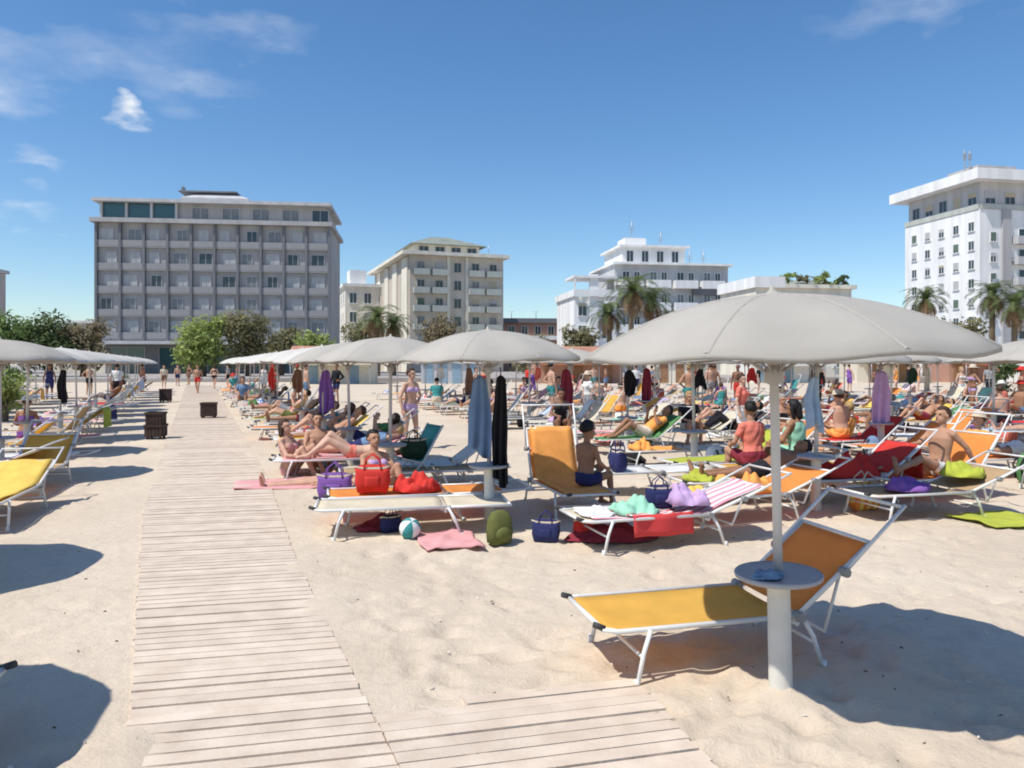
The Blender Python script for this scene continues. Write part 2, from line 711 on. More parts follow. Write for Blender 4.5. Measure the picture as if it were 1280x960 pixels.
BALU = mat('balcony_glass', (.30, .38, .40), .2, .1, 1, 0, spec=.6)

WIN_CACHE = {}
SHUT_CACHE = {}
br = random.Random(5)


def win_meshes(w, h, frame_m, pane_m, sill=True):
    k = (round(w, 2), round(h, 2), frame_m.name, pane_m.name, sill)
    if k not in WIN_CACHE:
        f = MB()
        t = .09
        f.box2((-w / 2 - t, -.10, 0), (-w / 2, .02, h))
        f.box2((w / 2, -.10, 0), (w / 2 + t, .02, h))
        f.box2((-w / 2 - t, -.10, h), (w / 2 + t, .02, h + t))
        f.box2((-.035, -.07, .002), (.035, -.012, h - .002))
        if sill:
            f.box2((-w / 2 - t - .08, -.2, -.11), (w / 2 + t + .08, .02, -.001))
        p = MB()
        p.box2((-w / 2 + .001, -.035, .001), (w / 2 - .001, -.005, h - .001))
        WIN_CACHE[k] = (f.mesh('window', frame_m), p.mesh('pane', pane_m))
    return WIN_CACHE[k]


def window(parent, x, y, z, w, h, rz=0, frame=None, pane=None, sill=True):
    fm, pm = win_meshes(w, h, frame or WINFRAME, pane or GLASS, sill)
    f = link('window', fm, parent, (x, y, z), rz)
    link('pane', pm, f)
    if sill and br.random() < .5:
        q = br.choice((.25, .4, .55, .8, 1.0))
        sk = (round(w, 2), round(h, 2), q)
        if sk not in SHUT_CACHE:
            mb = MB()
            mb.box2((-w / 2 + .002, -.085, h * (1 - q) + .003), (w / 2 - .002, -.042, h - .003))
            SHUT_CACHE[sk] = mb.mesh('roller_shutter', SHUT[0])
        sh_ = link('roller_shutter', SHUT_CACHE[sk], f)
        recolour(sh_, SHUT[br.choice((0, 0, 1, 2))])
    return f


def part(name, m, parent, boxes):
    mb = MB()
    for a, b in boxes:
        mb.box2(a, b)
    return mb.build(name, m, parent)


BASE = .35


# ---- the long grey hotel with dark fins -----------------------------------
def grey_hotel():
    x0 = -56.9
    h = empty('hotel_building', (x0, 105, BASE), math.atan(.12))
    tag(h, 'long grey flat-roofed hotel with dark vertical fins and rows of balconies', 'hotel')
    Wd, Dp = 31.2, 15.0
    nb, bw = 10, 3.12
    fz = [4.9 + 3.17 * k for k in range(6)]
    part('wall', GREY_REN, h, [((0, .45, 4.6), (Wd, Dp, 20.8))])
    part('ground_floor_wall', GREY_DARK, h, [((.4, 2.2, 0), (Wd - .4, Dp - .3, 4.597))])
    for k in range(5):
        x = 3.3 + k * 6.6
        window(h, x, 2.2, .3, 4.6, 3.4, 0, GREY_REN, TEAL_GLASS, False)
    part('canopy_slab', GREY_LIGHT, h, [((-.4, -1.2, 4.1), (Wd + .4, 2.195, 4.55))])
    for i in range(nb + 1):
        part('fin', GREY_DARK, h, [((i * bw - .16, -.12, 4.6), (i * bw + .16, .447, 20.8))])
    bal = MB()
    bal.box2((-bw / 2 + .165, .02, -.18), (bw / 2 - .165, .445, .02))
    bal.box2((-bw / 2 + .165, .0, .021), (bw / 2 - .165, .10, .85))
    balm = bal.mesh('balcony', BALC)
    for k in range(5):
        for i in range(nb):
            x = (i + .5) * bw
            link('balcony', balm, h, (x, 0, fz[k]))
            window(h, x + br.choice((-.35, .3, 0)), .45, fz[k] + .10, br.choice((1.3, 1.7)), 2.25, 0, GREY_LIGHT, br.choice((GLASS, GLASS2, CURTAIN, CURTAIN)), False)
    part('cornice', GREY_REN, h, [((-.7, -.5, 20.803), (Wd + .5, Dp + .3, 21.4))])
    # set-back top storey: dark teal glass at one end, grey panels for the rest
    part('top_storey_wall', GREY_REN, h, [((10.4, 1.0, 21.403), (Wd - .5, Dp - 1, 23.7))])
    part('glazed_lounge', TEAL_GLASS, h, [((.6, .9, 21.403), (10.395, Dp - 1, 23.7))])
    for k in range(4):
        part('lounge_post', GREY_LIGHT, h, [((.3 + k * 3.3, .5, 21.403), (.62 + k * 3.3, .89, 23.7))])
    for k in range(5):
        window(h, 13.5 + k * 4.1, 1.0, 21.6, 2.2, 1.6, 0, GREY_LIGHT, GLASS2 if k < 4 else GLASS, False)
    part('roof_slab', GREY_LIGHT, h, [((-.5, -.2, 23.703), (Wd + .3, Dp, 24.15))])
    mb = MB()
    mb.add([(10.5, 2, 24.153), (19.8, 2, 24.153), (19.8, 11, 24.153), (10.5, 11, 24.153),
            (10.5, 2, 24.9), (19.8, 2, 24.9), (19.8, 11, 24.9), (10.5, 11, 24.9), (13.0, 4, 25.9), (17.4, 4, 25.9), (17.4, 9, 25.9), (13.0, 9, 25.9)],
           [(0, 1, 5, 4), (1, 2, 6, 5), (2, 3, 7, 6), (3, 0, 4, 7), (4, 5, 9, 8), (5, 6, 10, 9), (6, 7, 11, 10), (7, 4, 8, 11), (8, 9, 10, 11)])
    mb.build('plant_room', GREY_LIGHT, h)
    part('plant_room_roof', GREY_DARK, h, [((9.9, 3, 25.903), (17.9, 9.5, 26.1))])
    mb = MB()
    mb.tube([(10.3, 4, 26.1), (10.3, 4, 27.0)], .06, 6)
    mb.box((10.3, 4, 26.55), (.5, .3, .3))
    mb.build('antenna', GREY_DARK, h)


grey_hotel()


# ---- beige hotel with a lit side wall and a hipped penthouse ---------------
def beige_hotel():
    h = empty('hotel_building', (-17.3, 130, BASE), math.atan(.37))
    tag(h, 'beige hotel with a sunlit cream side wall and green hipped penthouse roof', 'hotel')
    Wd, Dp, H = 16.8, 33.0, 19.9
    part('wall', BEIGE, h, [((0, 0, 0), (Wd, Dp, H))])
    for k in range(6):
        z = 1.0 + k * 3.1
        for i in range(5):
            x = 1.9 + i * 3.25
            window(h, x, 0, z + .7, 1.2, 1.6, 0, BEIGE, br.choice((GLASS, GLASS, GLASS2)))
    slab = MB()
    slab.box2((-1.35, -1.0, -.16), (1.35, -.001, 0))
    slab.box2((-1.35, -1.0, .001), (1.35, -.93, .9))
    slab.box2((-1.35, -.929, .001), (-1.28, -.001, .9))
    slab.box2((1.28, -.929, .001), (1.35, -.001, .9))
    sm = slab.mesh('balcony', PALE_GREEN)
    for k in range(1, 6):
        for i in (0, 1, 3, 4):
            link('balcony', sm, h, (1.9 + i * 3.25, 0, 1.15 + k * 3.1))
    part('pilaster', CREAM, h, [((6.5, -.25, 0), (7.0, -.002, H)), ((9.8, -.25, 0), (10.3, -.002, H))])
    # the sunlit side
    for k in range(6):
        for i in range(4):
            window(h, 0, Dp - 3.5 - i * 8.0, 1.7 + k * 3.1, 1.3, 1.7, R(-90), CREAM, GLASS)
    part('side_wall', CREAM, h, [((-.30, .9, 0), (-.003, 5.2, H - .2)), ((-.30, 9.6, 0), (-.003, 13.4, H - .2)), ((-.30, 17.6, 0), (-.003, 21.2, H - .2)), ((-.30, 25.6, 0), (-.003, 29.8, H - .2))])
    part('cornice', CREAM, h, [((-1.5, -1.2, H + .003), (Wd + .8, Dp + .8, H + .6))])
    part('penthouse_wall', CREAM, h, [((1.4, 2.0, H + .603), (13.0, 14, H + 2.2))])
    for i in range(4):
        window(h, 2.9 + i * 2.9, 2.0, H + .75, 1.6, 1.1, 0, BEIGE, GLASS, False)
    z = H + 2.203
    mb = MB()
    mb.add([(.4, 1.0, z), (14.2, 1.0, z), (14.2, 15, z), (.4, 15, z), (5.4, 6.5, z + 2.1), (8.6, 6.5, z + 2.1), (8.6, 9.5, z + 2.1), (5.4, 9.5, z + 2.1)],
           [(3, 2, 1, 0), (0, 1, 5, 4), (1, 2, 6, 5), (2, 3, 7, 6), (3, 0, 4, 7), (4, 5, 6, 7)])
    mb.build('penthouse_roof', ROOF_GREY, h)
    for x in (1.2, 14.6):
        mb = MB()
        mb.tube([(x, 1.6, H + .6), (x, 1.6, H + 2.6)], .05, 6)
        mb.build('antenna', METAL, h)
    # low block beyond
    h = empty('apartment_building', (-33.0, 152, BASE), math.atan(.33))
    h.scale = (1.1, 1, 1.18)
    tag(h, 'narrow cream apartment block squeezed between the grey and the beige hotel', 'building')
    part('wall', CREAM, h, [((0, 0, 0), (8.0, 14, 14.2))])
    part('roof_slab', WHITE_REN, h, [((-.5, -.5, 14.203), (8.3, 14.4, 14.7))])
    part('stair_tower', WHITE_REN, h, [((1.0, 2, 14.703), (4.0, 7, 17.2))])
    for k in range(4):
        for i in range(3):
            window(h, 1.4 + i * 2.6, 0, 1.8 + k * 3.2, 1.2, 1.7, 0, WHITE_REN, GLASS)
            window(h, 0, 2.4 + i * 4.4, 1.8 + k * 3.2, 1.2, 1.7, R(-90), WHITE_REN, GLASS)


beige_hotel()


def ac_unit(parent, x, y, z):
    mb = MB()
    mb.box2((x - .45, y - .40, z), (x + .45, y - .003, z + .62))
    return mb.build('air_conditioner', METAL, parent)


# ---- stepped white hotel ---------------------------------------------------
def white_stepped():
    h = empty('hotel_building', (9.6, 118, BASE), math.atan(.16))
    h.scale = (1.04, 1.04, 1.13)
    tag(h, 'white hotel with stepped roof terraces, balconies and antennas behind the palms', 'hotel')
    part('lower_wing_wall', WHITE_REN, h, [((0, 0, 0), (6.4, 12, 10.4))])
    part('wall', GREY_LIGHT, h, [((6.403, 1.0, 0), (24.5, 14, 15.0))])
    part('upper_storey_wall', WHITE_REN, h, [((8.0, 2.2, 15.303), (18.0, 12, 17.6))])
    part('plant_room', WHITE_REN, h, [((9.0, 4, 17.9), (12.4, 8, 19.2))])
    part('roof_slab', WHITE_REN, h, [((6.0, .2, 15.003), (25.0, 14.2, 15.3))])
    part('upper_roof_slab', WHITE_REN, h, [((7.4, 1.6, 17.603), (18.6, 12.3, 17.897))])
    part('terrace_parapet', WHITE_REN, h, [((-.3, -.9, 10.403), (6.4, -.6, 11.3)), ((-.3, -.597, 10.403), (0, 12, 11.3))])
    part('corner_pier', WHITE_REN, h, [((2.2, -.5, 0), (3.5, -.003, 13.4))])
    part('terrace_pergola', WHITE_REN, h, [((-.3, -.8, 12.9), (6.3, 5, 13.2)), ((-.2, -.75, 11.303), (.05, -.55, 12.897)), ((5.9, -.75, 11.303), (6.15, -.55, 12.897))])
    for k in range(3):
        for i in range(2):
            window(h, 1.2 + i * 3.7, 0, 1.6 + k * 3.1, 1.2, 1.7, 0, WINFRAME, GLASS)
    bal = MB()
    bal.box2((-1.8, -1.2, -.16), (1.8, -.001, 0))
    bal.box2((-1.8, -1.2, .001), (1.8, -1.12, .95))
    bal.box2((-1.8, -1.119, .001), (-1.72, -.001, .95))
    bal.box2((1.72, -1.119, .001), (1.8, -.001, .95))
    bm_ = bal.mesh('balcony', WHITE_REN)
    for k in range(4):
        for i in range(4):
            x = 8.8 + i * 4.3
            z = 2.6 + k * 3.1
            window(h, x - .6, 1.0, z + .03, 1.0, 2.1, 0, WINFRAME, br.choice((GLASS, GLASS2)), False)
            window(h, x + 1.1, 1.0, z + .6, .8, 1.5, 0, WINFRAME, GLASS, False)
            link('balcony', bm_, h, (x, 1.0, z))
    for k, x in ((0, 10.6), (1, 15.0), (2, 19.2), (3, 10.6)):
        ac_unit(h, x + .1, 1.0, 2.65 + k * 3.1)
    for i in range(4):
        window(h, 9.2 + i * 2.4, 2.2, 15.6, 1.0, 1.5, 0, WINFRAME, GLASS, False)
    part('dark_loggia', GREY_DARK, h, [((18.6, .2, 10.9), (24.4, .997, 12.0))])
    for x, y, z in ((10.4, 5, 19.2), (15.5, 6, 17.9), (20.3, 6, 15.3), (22.6, 6, 15.3)):
        mb = MB()
        mb.tube([(x, y, z), (x, y, z + 2.6)], .06, 6)
        for q in range(4):
            mb.box((x, y, z + 1.3 + q * .35), (1.1 - q * .15, .06, .06))
        mb.build('antenna', METAL, h)
    # cream villa whose roof just clears the big parasol
    h = empty('villa_building', (29.2, 92, BASE), math.atan(.16))
    h.scale = (1, 1, .94)
    tag(h, 'cream villa with a pale roof terrace just showing above the big parasol', 'villa')
    part('wall', CREAM, h, [((0, 0, 0), (12.5, 10, 11.2))])
    part('roof_terrace_wall', WHITE_REN, h, [((-.3, -.4, 11.203), (3.6, 10.3, 12.6))])
    part('cornice', CREAM, h, [((3.603, -.4, 11.203), (13.0, 10.3, 11.7))])
    mb = MB()
    mb.add([(5.2, .2, 11.703), (12.6, .2, 11.703), (12.6, 9.6, 11.703), (5.2, 9.6, 11.703), (7.6, 3.8, 12.8), (10.2, 3.8, 12.8), (10.2, 6, 12.8), (7.6, 6, 12.8)],
           [(3, 2, 1, 0), (0, 1, 5, 4), (1, 2, 6, 5), (2, 3, 7, 6), (3, 0, 4, 7), (4, 5, 6, 7)])
    mb.build('roof', ROOF_GREY, h)
    for k in range(3):
        for i in range(4):
            window(h, 1.7 + i * 3.0, 0, 1.1 + k * 2.9, 1.2, 1.6, 0, WINFRAME, GLASS)


white_stepped()


# ---- white tower with the overhanging roof --------------------------------
def tower():
    h = empty('hotel_building', (67.0, 110, BASE), math.atan(.19))
    tag(h, 'tall white tower hotel with overhanging roof slab and small square windows', 'hotel')
    Wd, Dp, H = 30.0, 15.5, 27.6
    part('wall', WHITE_REN, h, [((0, 0, 0), (Wd, Dp, 23.6))])
    part('top_storey_wall', GREY_LIGHT, h, [((.35, .35, 23.603), (Wd - .4, Dp - .4, H))])
    part('roof_slab', WHITE_REN, h, [((-1.7, -1.5, H + .003), (Wd + 1, Dp + 1.6, H + 1.5))])
    # sunlit side: windows in five columns
    for k in range(8):
        for i in range(5):
            window(h, 0, 1.5 + i * 2.95, 1.4 + k * 2.75, 1.0, 1.25, R(-90), WINFRAME, GLASS)
    for i in range(5):
        window(h, .35, 1.7 + i * 2.9, 24.5, 1.5, 1.7, R(-90), GREY_LIGHT, GLASS)
    part('roof_garden_rail', PALE_GREEN, h, [((-.12, .1, 23.61), (-.02, Dp, 24.35)), ((.02, -.12, 23.61), (Wd, -.02, 24.35))])
    # shaded front: recessed balconies in bays
    bal = MB()
    bal.box2((-2.2, -1.1, -.16), (2.2, -.001, 0))
    bal.box2((-2.2, -1.1, .001), (2.2, -1.02, .95))
    bal.box2((-2.2, -1.019, .001), (-2.12, -.001, .95))
    bal.box2((2.12, -1.019, .001), (2.2, -.001, .95))
    bm_ = bal.mesh('balcony', GREY_LIGHT)
    for k in range(7):
        for i in range(2):
            x = 7.6 + i * 6.4
            link('balcony', bm_, h, (x, 0, 1.1 + k * 2.95))
            window(h, x, 0, 1.2 + k * 2.95, 2.2, 2.0, 0, WINFRAME, br.choice((GLASS, GLASS2)), False)
    for k in range(7):
        window(h, 2.2, 0, 1.3 + k * 2.95, .9, 1.3, 0, WINFRAME, GLASS)
    for x, z in ((2.1, 8.2), (2.4, 14.0), (5.6, 11.0), (5.5, 17.2)):
        ac_unit(h, x, 0, z - 1.05)
    part('stair_strip', GREY_REN, h, [((3.6, -.3, 0), (5.0, -.002, 23.6))])
    for i in range(5):
        window(h, 2.0 + i * 3.3, .35, 24.5, 1.6, 1.7, 0, GREY_LIGHT, GLASS)
    mb = MB()
    for dx in (0, .9):
        mb.tube([(1.0 + dx, 4, H + 1.5), (1.0 + dx, 4, H + 5.6)], .09, 6)
        mb.box((1.0 + dx, 4, H + 4.6), (.5, .2, .9))
    mb.box((1.45, 4, H + 3.0), (.9, .08, .08))
    mb.build('antenna', METAL, h)
    part('plant_room', GREY_REN, h, [((2.4, 3, H + 1.503), (9, 9, H + 3.2))])


tower()


def low_blocks():
    # long low terracotta building between the beige and the white hotel
    h = empty('apartment_building', (-1.6, 150, BASE), math.atan(.10))
    tag(h, 'long low terracotta apartment block with a flat dark roofline between two hotels', 'building')
    part('wall', TERRA, h, [((0, 0, 0), (16, 12, 9.4))])
    part('roof_slab', GREY_DARK, h, [((-.4, -.8, 9.403), (16.3, 12.4, 10.3))])
    part('balcony_band', WHITE_REN, h, [((.3, -1.0, 6.1), (15.7, -.003, 6.9)), ((.3, -1.0, 2.9), (15.7, -.003, 3.7))])
    for k in range(3):
        for i in range(6):
            window(h, 1.5 + i * 2.6, 0, .8 + k * 3.2, 1.1, 1.6, 0, WINFRAME, GLASS, False)
    for i in range(3):
        mb = MB()
        mb.tube([(2 + i * 5, 5, 10.3), (2 + i * 5, 5, 12.4)], .06, 6)
        mb.box((2 + i * 5, 5, 12), (1, .06, .06))
        mb.build('antenna', METAL, h)
    # pinkish block cut by the picture edge
    h = empty('apartment_building', (-93.2, 104, BASE), math.atan(.12))
    tag(h, 'pinkish grey apartment block whose corner shows beside the grey hotel trees', 'building')
    part('wall', mat('pinkish_render', (.52, .45, .42), .9, .13, .8, .01, 3, streak=.9, detail=6), h, [((0, 0, 0), (16.0, 14, 15.4))])
    part('roof_slab', GREY_LIGHT, h, [((-.5, -.6, 15.403), (16.4, 14.4, 15.9))])
    for k in range(4):
        for i in range(5):
            window(h, 1.6 + i * 3.1, 0, 1.4 + k * 3.5, 1.4, 1.8, 0, WINFRAME, GLASS)
    # low rooftop behind the trees
    h = empty('house', (-77.0, 128, BASE), math.atan(.12))
    tag(h, 'low pale house with a flat roof behind the dark hedge trees', 'house')
    part('wall', CREAM, h, [((0, 0, 0), (15, 9, 8.2))])
    part('roof_slab', WHITE_REN, h, [((-.4, -.4, 8.203), (15.4, 9.4, 8.6))])
    for i in range(5):
        window(h, 1.6 + i * 2.9, 0, 5.3, 1.2, 1.6, 0, WINFRAME, GLASS)


low_blocks()


# ---- cabins and bars along the back of the beach --------------------------
DOORM = mat('cabin_door_blue', (.25, .36, .45), .6, .1, 3)
DOORO = mat('cabin_door_brown', (.30, .17, .09), .7, .15, 3)
AWN = [mat('awning_cream', (.70, .62, .46), .8, .06, 2, trans=.15), mat('awning_rust', (.50, .20, .10), .8, .1, 2, trans=.15), mat('awning_white', (.76, .75, .72), .8, .05, 2, trans=.15)]


def cabin(x, w, hgt, wall, roof, door, awn, label, nd):
    y = prom_y(x) - 7.5
    h = empty('beach_cabin', (x, y, -.02), math.atan(PS * .7))
    tag(h, label, 'cabin', 'cabins and bars along the back of the beach')
    part('wall', wall, h, [((0, 0, 0), (w, 3.2, hgt))])
    mb = MB()
    e = .35
    mb.add([(-e, -e, hgt + .003), (w + e, -e, hgt + .003), (w + e, 3.2 + e, hgt + .003), (-e, 3.2 + e, hgt + .003), (-e, 1.6, hgt + .75), (w + e, 1.6, hgt + .75)],
           [(3, 2, 1, 0), (0, 1, 5, 4), (2, 3, 4, 5), (1, 2, 5), (3, 0, 4)])
    mb.build('roof', roof, h)
    for i in range(nd):
        xx = w * (i + .5) / nd
        part('door', door, h, [((xx - .4, -.05, .02), (xx + .4, -.003, 2.0))])
    if awn:
        mb = MB()
        mb.add([(.1, -.06, hgt - .2), (w - .1, -.06, hgt - .2), (w - .1, -2.2, hgt - .65), (.1, -2.2, hgt - .65), (w - .1, -2.2, hgt - .95), (.1, -2.2, hgt - .95),
                (.1, -.06, hgt - .23), (w - .1, -.06, hgt - .23), (w - .1, -2.17, hgt - .68), (.1, -2.17, hgt - .68), (w - .1, -2.17, hgt - .95), (.1, -2.17, hgt - .95)],
               [(0, 3, 2, 1), (3, 5, 4, 2), (6, 7, 8, 9), (9, 8, 10, 11), (5, 11, 10, 4), (0, 1, 7, 6), (0, 6, 9, 3), (3, 9, 11, 5), (1, 2, 8, 7), (2, 4, 10, 8)])
        mb.build('awning', awn, h)
        for xx in (.2, w - .2):
            mb = MB()
            mb.tube([(xx, -2.1, 0), (xx, -2.1, hgt - .7)], .04, 6)
            mb.build('awning_post', METAL, h)


for args in [(-19, 7, 2.6, CREAM, TILE, DOORM, AWN[0], 'wide cream beach bar under a tiled roof below the beige hotel', 2),
             (-8, 5, 2.4, GREY_LIGHT, ROOF_GREY, DOORM, None, 'small grey beach cabin with blue doors behind the orange loungers', 4),
             (2, 8, 2.6, TERRA, TILE, DOORO, AWN[1], 'rust coloured beach bar with rust awning below the terracotta block', 3),
             (13, 6, 2.4, CREAM, ROOF_GREY, DOORO, None, 'cream beach cabin with four brown doors behind the parasol crowd', 4),
             (22, 7, 2.5, WHITE_REN, TILE, DOORM, AWN[2], 'white beach bar with white awning under the big parasol rim', 3),
             (32, 6, 2.7, CREAM, TILE, DOORO, AWN[0], 'cream beach bar with cream awning beside the rust hut', 2),
             (41, 5, 2.6, TERRA, TILE, DOORO, AWN[1], 'rust coloured beach hut with tiled roof below the white tower', 3),
             (49, 7, 2.6, WHITE_REN, ROOF_GREY, DOORM, None, 'long white beach cabin with blue doors below the white tower', 6)]:
    cabin(*args)
# ================================================================== TREES
LEAF = {}
for nm, c, c2 in (('dark_green', (0.078, 0.117, 0.046), (0.143, 0.195, 0.072)), ('green', (0.117, 0.182, 0.058), (0.221, 0.299, 0.104)),
                  ('bright', (0.221, 0.286, 0.078), (0.416, 0.468, 0.156)), ('olive', (0.169, 0.163, 0.085), (0.325, 0.293, 0.156)),
                  ('brownish', (0.195, 0.163, 0.098), (0.351, 0.286, 0.169)), ('frond', (0.078, 0.117, 0.046), (0.182, 0.221, 0.078)), ('dead', (0.208, 0.130, 0.065), (0.390, 0.260, 0.143))):
    LEAF[nm] = mat('leaves_' + nm, c, .75, 0, 1.1, 0, col2=c2, trans=.38, attr='tone')
BARK = mat('bark', (.12, .095, .07), .95, .25, 4, .02, 12)
PALM_BARK = mat('palm_bark', (.20, .15, .10), .95, .25, 3, .03, 9)


def leaf_cloud(lobes, n, size, rr, flat=.5):
    """leaf-clump faces spread over and through uneven lobes"""
    vs, fs, tone = [], [], []
    wts = [l[3] * l[3] for l in lobes]
    for _ in range(n):
        cx, cy, cz, r = rr.choices(lobes, wts)[0][:4]
        while True:
            d = Vector((rr.uniform(-1, 1), rr.uniform(-1, 1), rr.uniform(-.75, 1)))
            if .05 < d.length < 1:
                break
        d.normalize()
        q = rr.random() ** .45
        k = 1 + .35 * noise.noise(Vector((cx, cy, cz)) * .37 + d * 1.9) + .2 * noise.noise(d * 5 + Vector((cz, cx, cy)))
        p = Vector((cx, cy, cz)) + Vector((d.x, d.y, d.z * .85)) * r * q * k
        if noise.noise(p * 1.1) < -.20:
            continue
        nrm = (d + Vector((rr.gauss(0, .6), rr.gauss(0, .6), rr.gauss(0, .6) + .3))).normalized()
        t = nrm.orthogonal().normalized()
        t = Matrix.Rotation(rr.uniform(0, 6.28), 3, nrm) @ t
        b = nrm.cross(t)
        s = size * rr.uniform(.55, 1.25)
        o = len(vs)
        droop = nrm * -.25 * s
        vs += [p - t * s, p - t * .15 * s + b * s * flat, p + t * s + droop, p + t * .1 * s - b * s * flat]
        fs.append((o, o + 1, o + 2, o + 3))
        tone.append(rr.uniform(.75, 1.3))
    mb = MB()
    mb.add(vs, fs)
    return mb, tone


def broad_tree(x, y, z, w, h, leaf, label, n=2600, group='trees in front of the hotels', seed=0, cat='tree', name='broadleaf_tree', size=.26, trunk_h=.10):
    rr = random.Random(seed * 77 + int(x * 3))
    t = empty(name, (x, y, z))
    tag(t, label, cat, group)
    lobes = []
    for k in range(12):
        a = 2.4 * k + rr.uniform(-.4, .4)
        rad = w * .5 * (.62 if k else 0) * rr.uniform(.6, 1.25)
        r = rr.uniform(.30, .46) * min(w, h) * .75
        zz = h * rr.uniform(trunk_h + .12, .84)
        lobes.append((math.cos(a) * rad, math.sin(a) * rad * .8, zz, r))
    lobes.append((0, 0, h * .62, .42 * min(w, h)))
    mb, tone = leaf_cloud(lobes, n, size, rr)
    c = mb.build('crown', LEAF[leaf], t)
    set_attr(c, tone)
    tk = MB()
    rt = .035 * h + .05
    tk.tube([(0, 0, -.2), (.04, .02, h * .2), (.0, .06, h * .42), (.05, 0, h * .6)], [rt * 1.25, rt, rt * .8, rt * .4], 8)
    for l in lobes[:7]:
        tk.tube([(0, 0, h * rr.uniform(.2, .35)), (l[0] * .5, l[1] * .5, l[2] * .7), (l[0], l[1], l[2])], [rt * .55, rt * .35, rt * .12], 6)
    tk.build('trunk', BARK, t)
    return t


def palm_parts(h, cr, rr, nfr=34, skirt=True):
    """trunk, crown of feathered fronds, skirt of dead fronds"""
    tk = MB()
    pts, rad = [], []
    lean = (rr.uniform(-.03, .03), rr.uniform(-.03, .03))
    n = 18
    for i in range(n + 1):
        q = i / n
        pts.append((lean[0] * h * q * q, lean[1] * h * q * q, h * q - .2 * (1 - q)))
        rad.append((.26 + .05 * (1 - q) + (.025 if i % 2 else 0)) * (1.25 if q > .9 else 1))
    tk.tube(pts, rad, 10)
    top = Vector((lean[0] * h, lean[1] * h, h))
    vs, fs, tone = [], [], []

    def frond(az, el0, L, droop, wl, tn):
        dirh = Vector((math.cos(az), math.sin(az), 0))
        side = Vector((-math.sin(az), math.cos(az), 0))
        p = top.copy()
        el = el0
        nseg = 12
        for i in range(nseg):
            q = i / nseg
            d = dirh * math.cos(el) + Vector((0, 0, math.sin(el)))
            up = -dirh * math.sin(el) + Vector((0, 0, math.cos(el)))
            p2 = p + d * L / nseg
            wq = wl * math.sin(math.pi * min(1, .18 + .82 * q)) ** .6 + .05
            for s in (-1, 1):
                for kk in (0, .5):
                    a = p + d * L / nseg * kk
                    b = a + d * L / nseg * .34
                    tip = a + d * wq * .55 + side * s * wq + up * (wq * .25) - Vector((0, 0, wq * .35 * rr.uniform(.4, 1.4)))
                    o = len(vs)
                    vs.extend([a, b, tip])
                    fs.append((o, o + 1, o + 2))
                    tone.append(tn * rr.uniform(.85, 1.15))
            o = len(vs)
            vs.extend([p + side * .03, p - side * .03, p2 - side * .02, p2 + side * .02])
            fs.append((o, o + 1, o + 2, o + 3))
            tone.append(tn)
            p = p2
            el -= droop / nseg * (1 + q)
    for i in range(nfr):
        q = i / nfr
        frond(i * 2.399 + rr.uniform(-.2, .2), R(82 - 92 * q + rr.uniform(-6, 6)), cr * rr.uniform(.85, 1.1), R(55 + 35 * (1 - q)), cr * .17, rr.uniform(.8, 1.2))
    cm = MB(); cm.add(vs, fs)
    ct = tone
    if skirt:
        vs, fs, tone = [], [], []
        for i in range(22):
            frond(i * 2.399, R(-25 + rr.uniform(-25, 5)), cr * rr.uniform(.6, .95), R(50), cr * .13, rr.uniform(.7, 1.2))
        sm = MB(); sm.add(vs, fs)
        return tk, cm, ct, sm, tone
    return tk, cm, ct, None, None


def palm(x, y, z, h, cr, label, seed, skirt=True, nfr=34):
    rr = random.Random(seed)
    t = empty('palm_tree', (x, y, z))
    tag(t, label, 'palm tree', 'palms along the promenade')
    tk, cm, ct, sm, st = palm_parts(h, cr, rr, nfr, skirt)
    tk.build('trunk', PALM_BARK, t)
    o = cm.build('crown', LEAF['frond'], t); set_attr(o, ct)
    if sm:
        o = sm.build('dead_frond_skirt', LEAF['dead'], t); set_attr(o, st)


def at(px, d):
    return (px - 640) / 960.0 * d


def hh(py, d):
    """height above the promenade of a picture row at distance d"""
    return EYE + (455 - py) / 960.0 * d - BASE


for px, d, wpx, top, leaf, lab, n in [
    (8, 82, 62, 388, 'green', 'green broadleaf tree at the pinkish block corner', 2600),
    (62, 84, 68, 390, 'dark_green', 'dense dark tree between the pinkish block and grey hotel', 3000),
    (104, 85, 52, 393, 'brownish', 'brownish tree against the corner of the grey hotel', 2400),
    (254, 84, 66, 387, 'bright', 'yellow-green tree in front of the grey hotel middle', 3000),
    (310, 86, 62, 385, 'olive', 'olive brown tree beside the yellow-green tree', 2800),
    (352, 92, 40, 404, 'olive', 'lower olive tree at the foot of the grey hotel fins', 1500),
    (393, 82, 44, 414, 'bright', 'small bright green tree at the foot of the grey hotel', 1700),
    (450, 96, 40, 392, 'olive', 'olive tree in front of the narrow cream block', 1700),
    (556, 98, 50, 388, 'brownish', 'brown-green tree in front of the beige hotel balconies', 2200),
    (660, 110, 60, 420, 'olive', 'low olive tree below the terracotta block', 1500),
    (842, 92, 44, 388, 'brownish', 'brownish tree beside the palms of the white hotel', 1800),
    (730, 92, 40, 395, 'olive', 'olive tree at the edge of the white hotel', 1700),
    (1200, 92, 60, 392, 'olive', 'olive tree below the white tower between two palms', 2000),
]:
    w = wpx / 960.0 * d
    broad_tree(at(px, d), d, BASE - .05, w * 1.15, hh(top, d), leaf, lab, int(n * 1.7), seed=px)

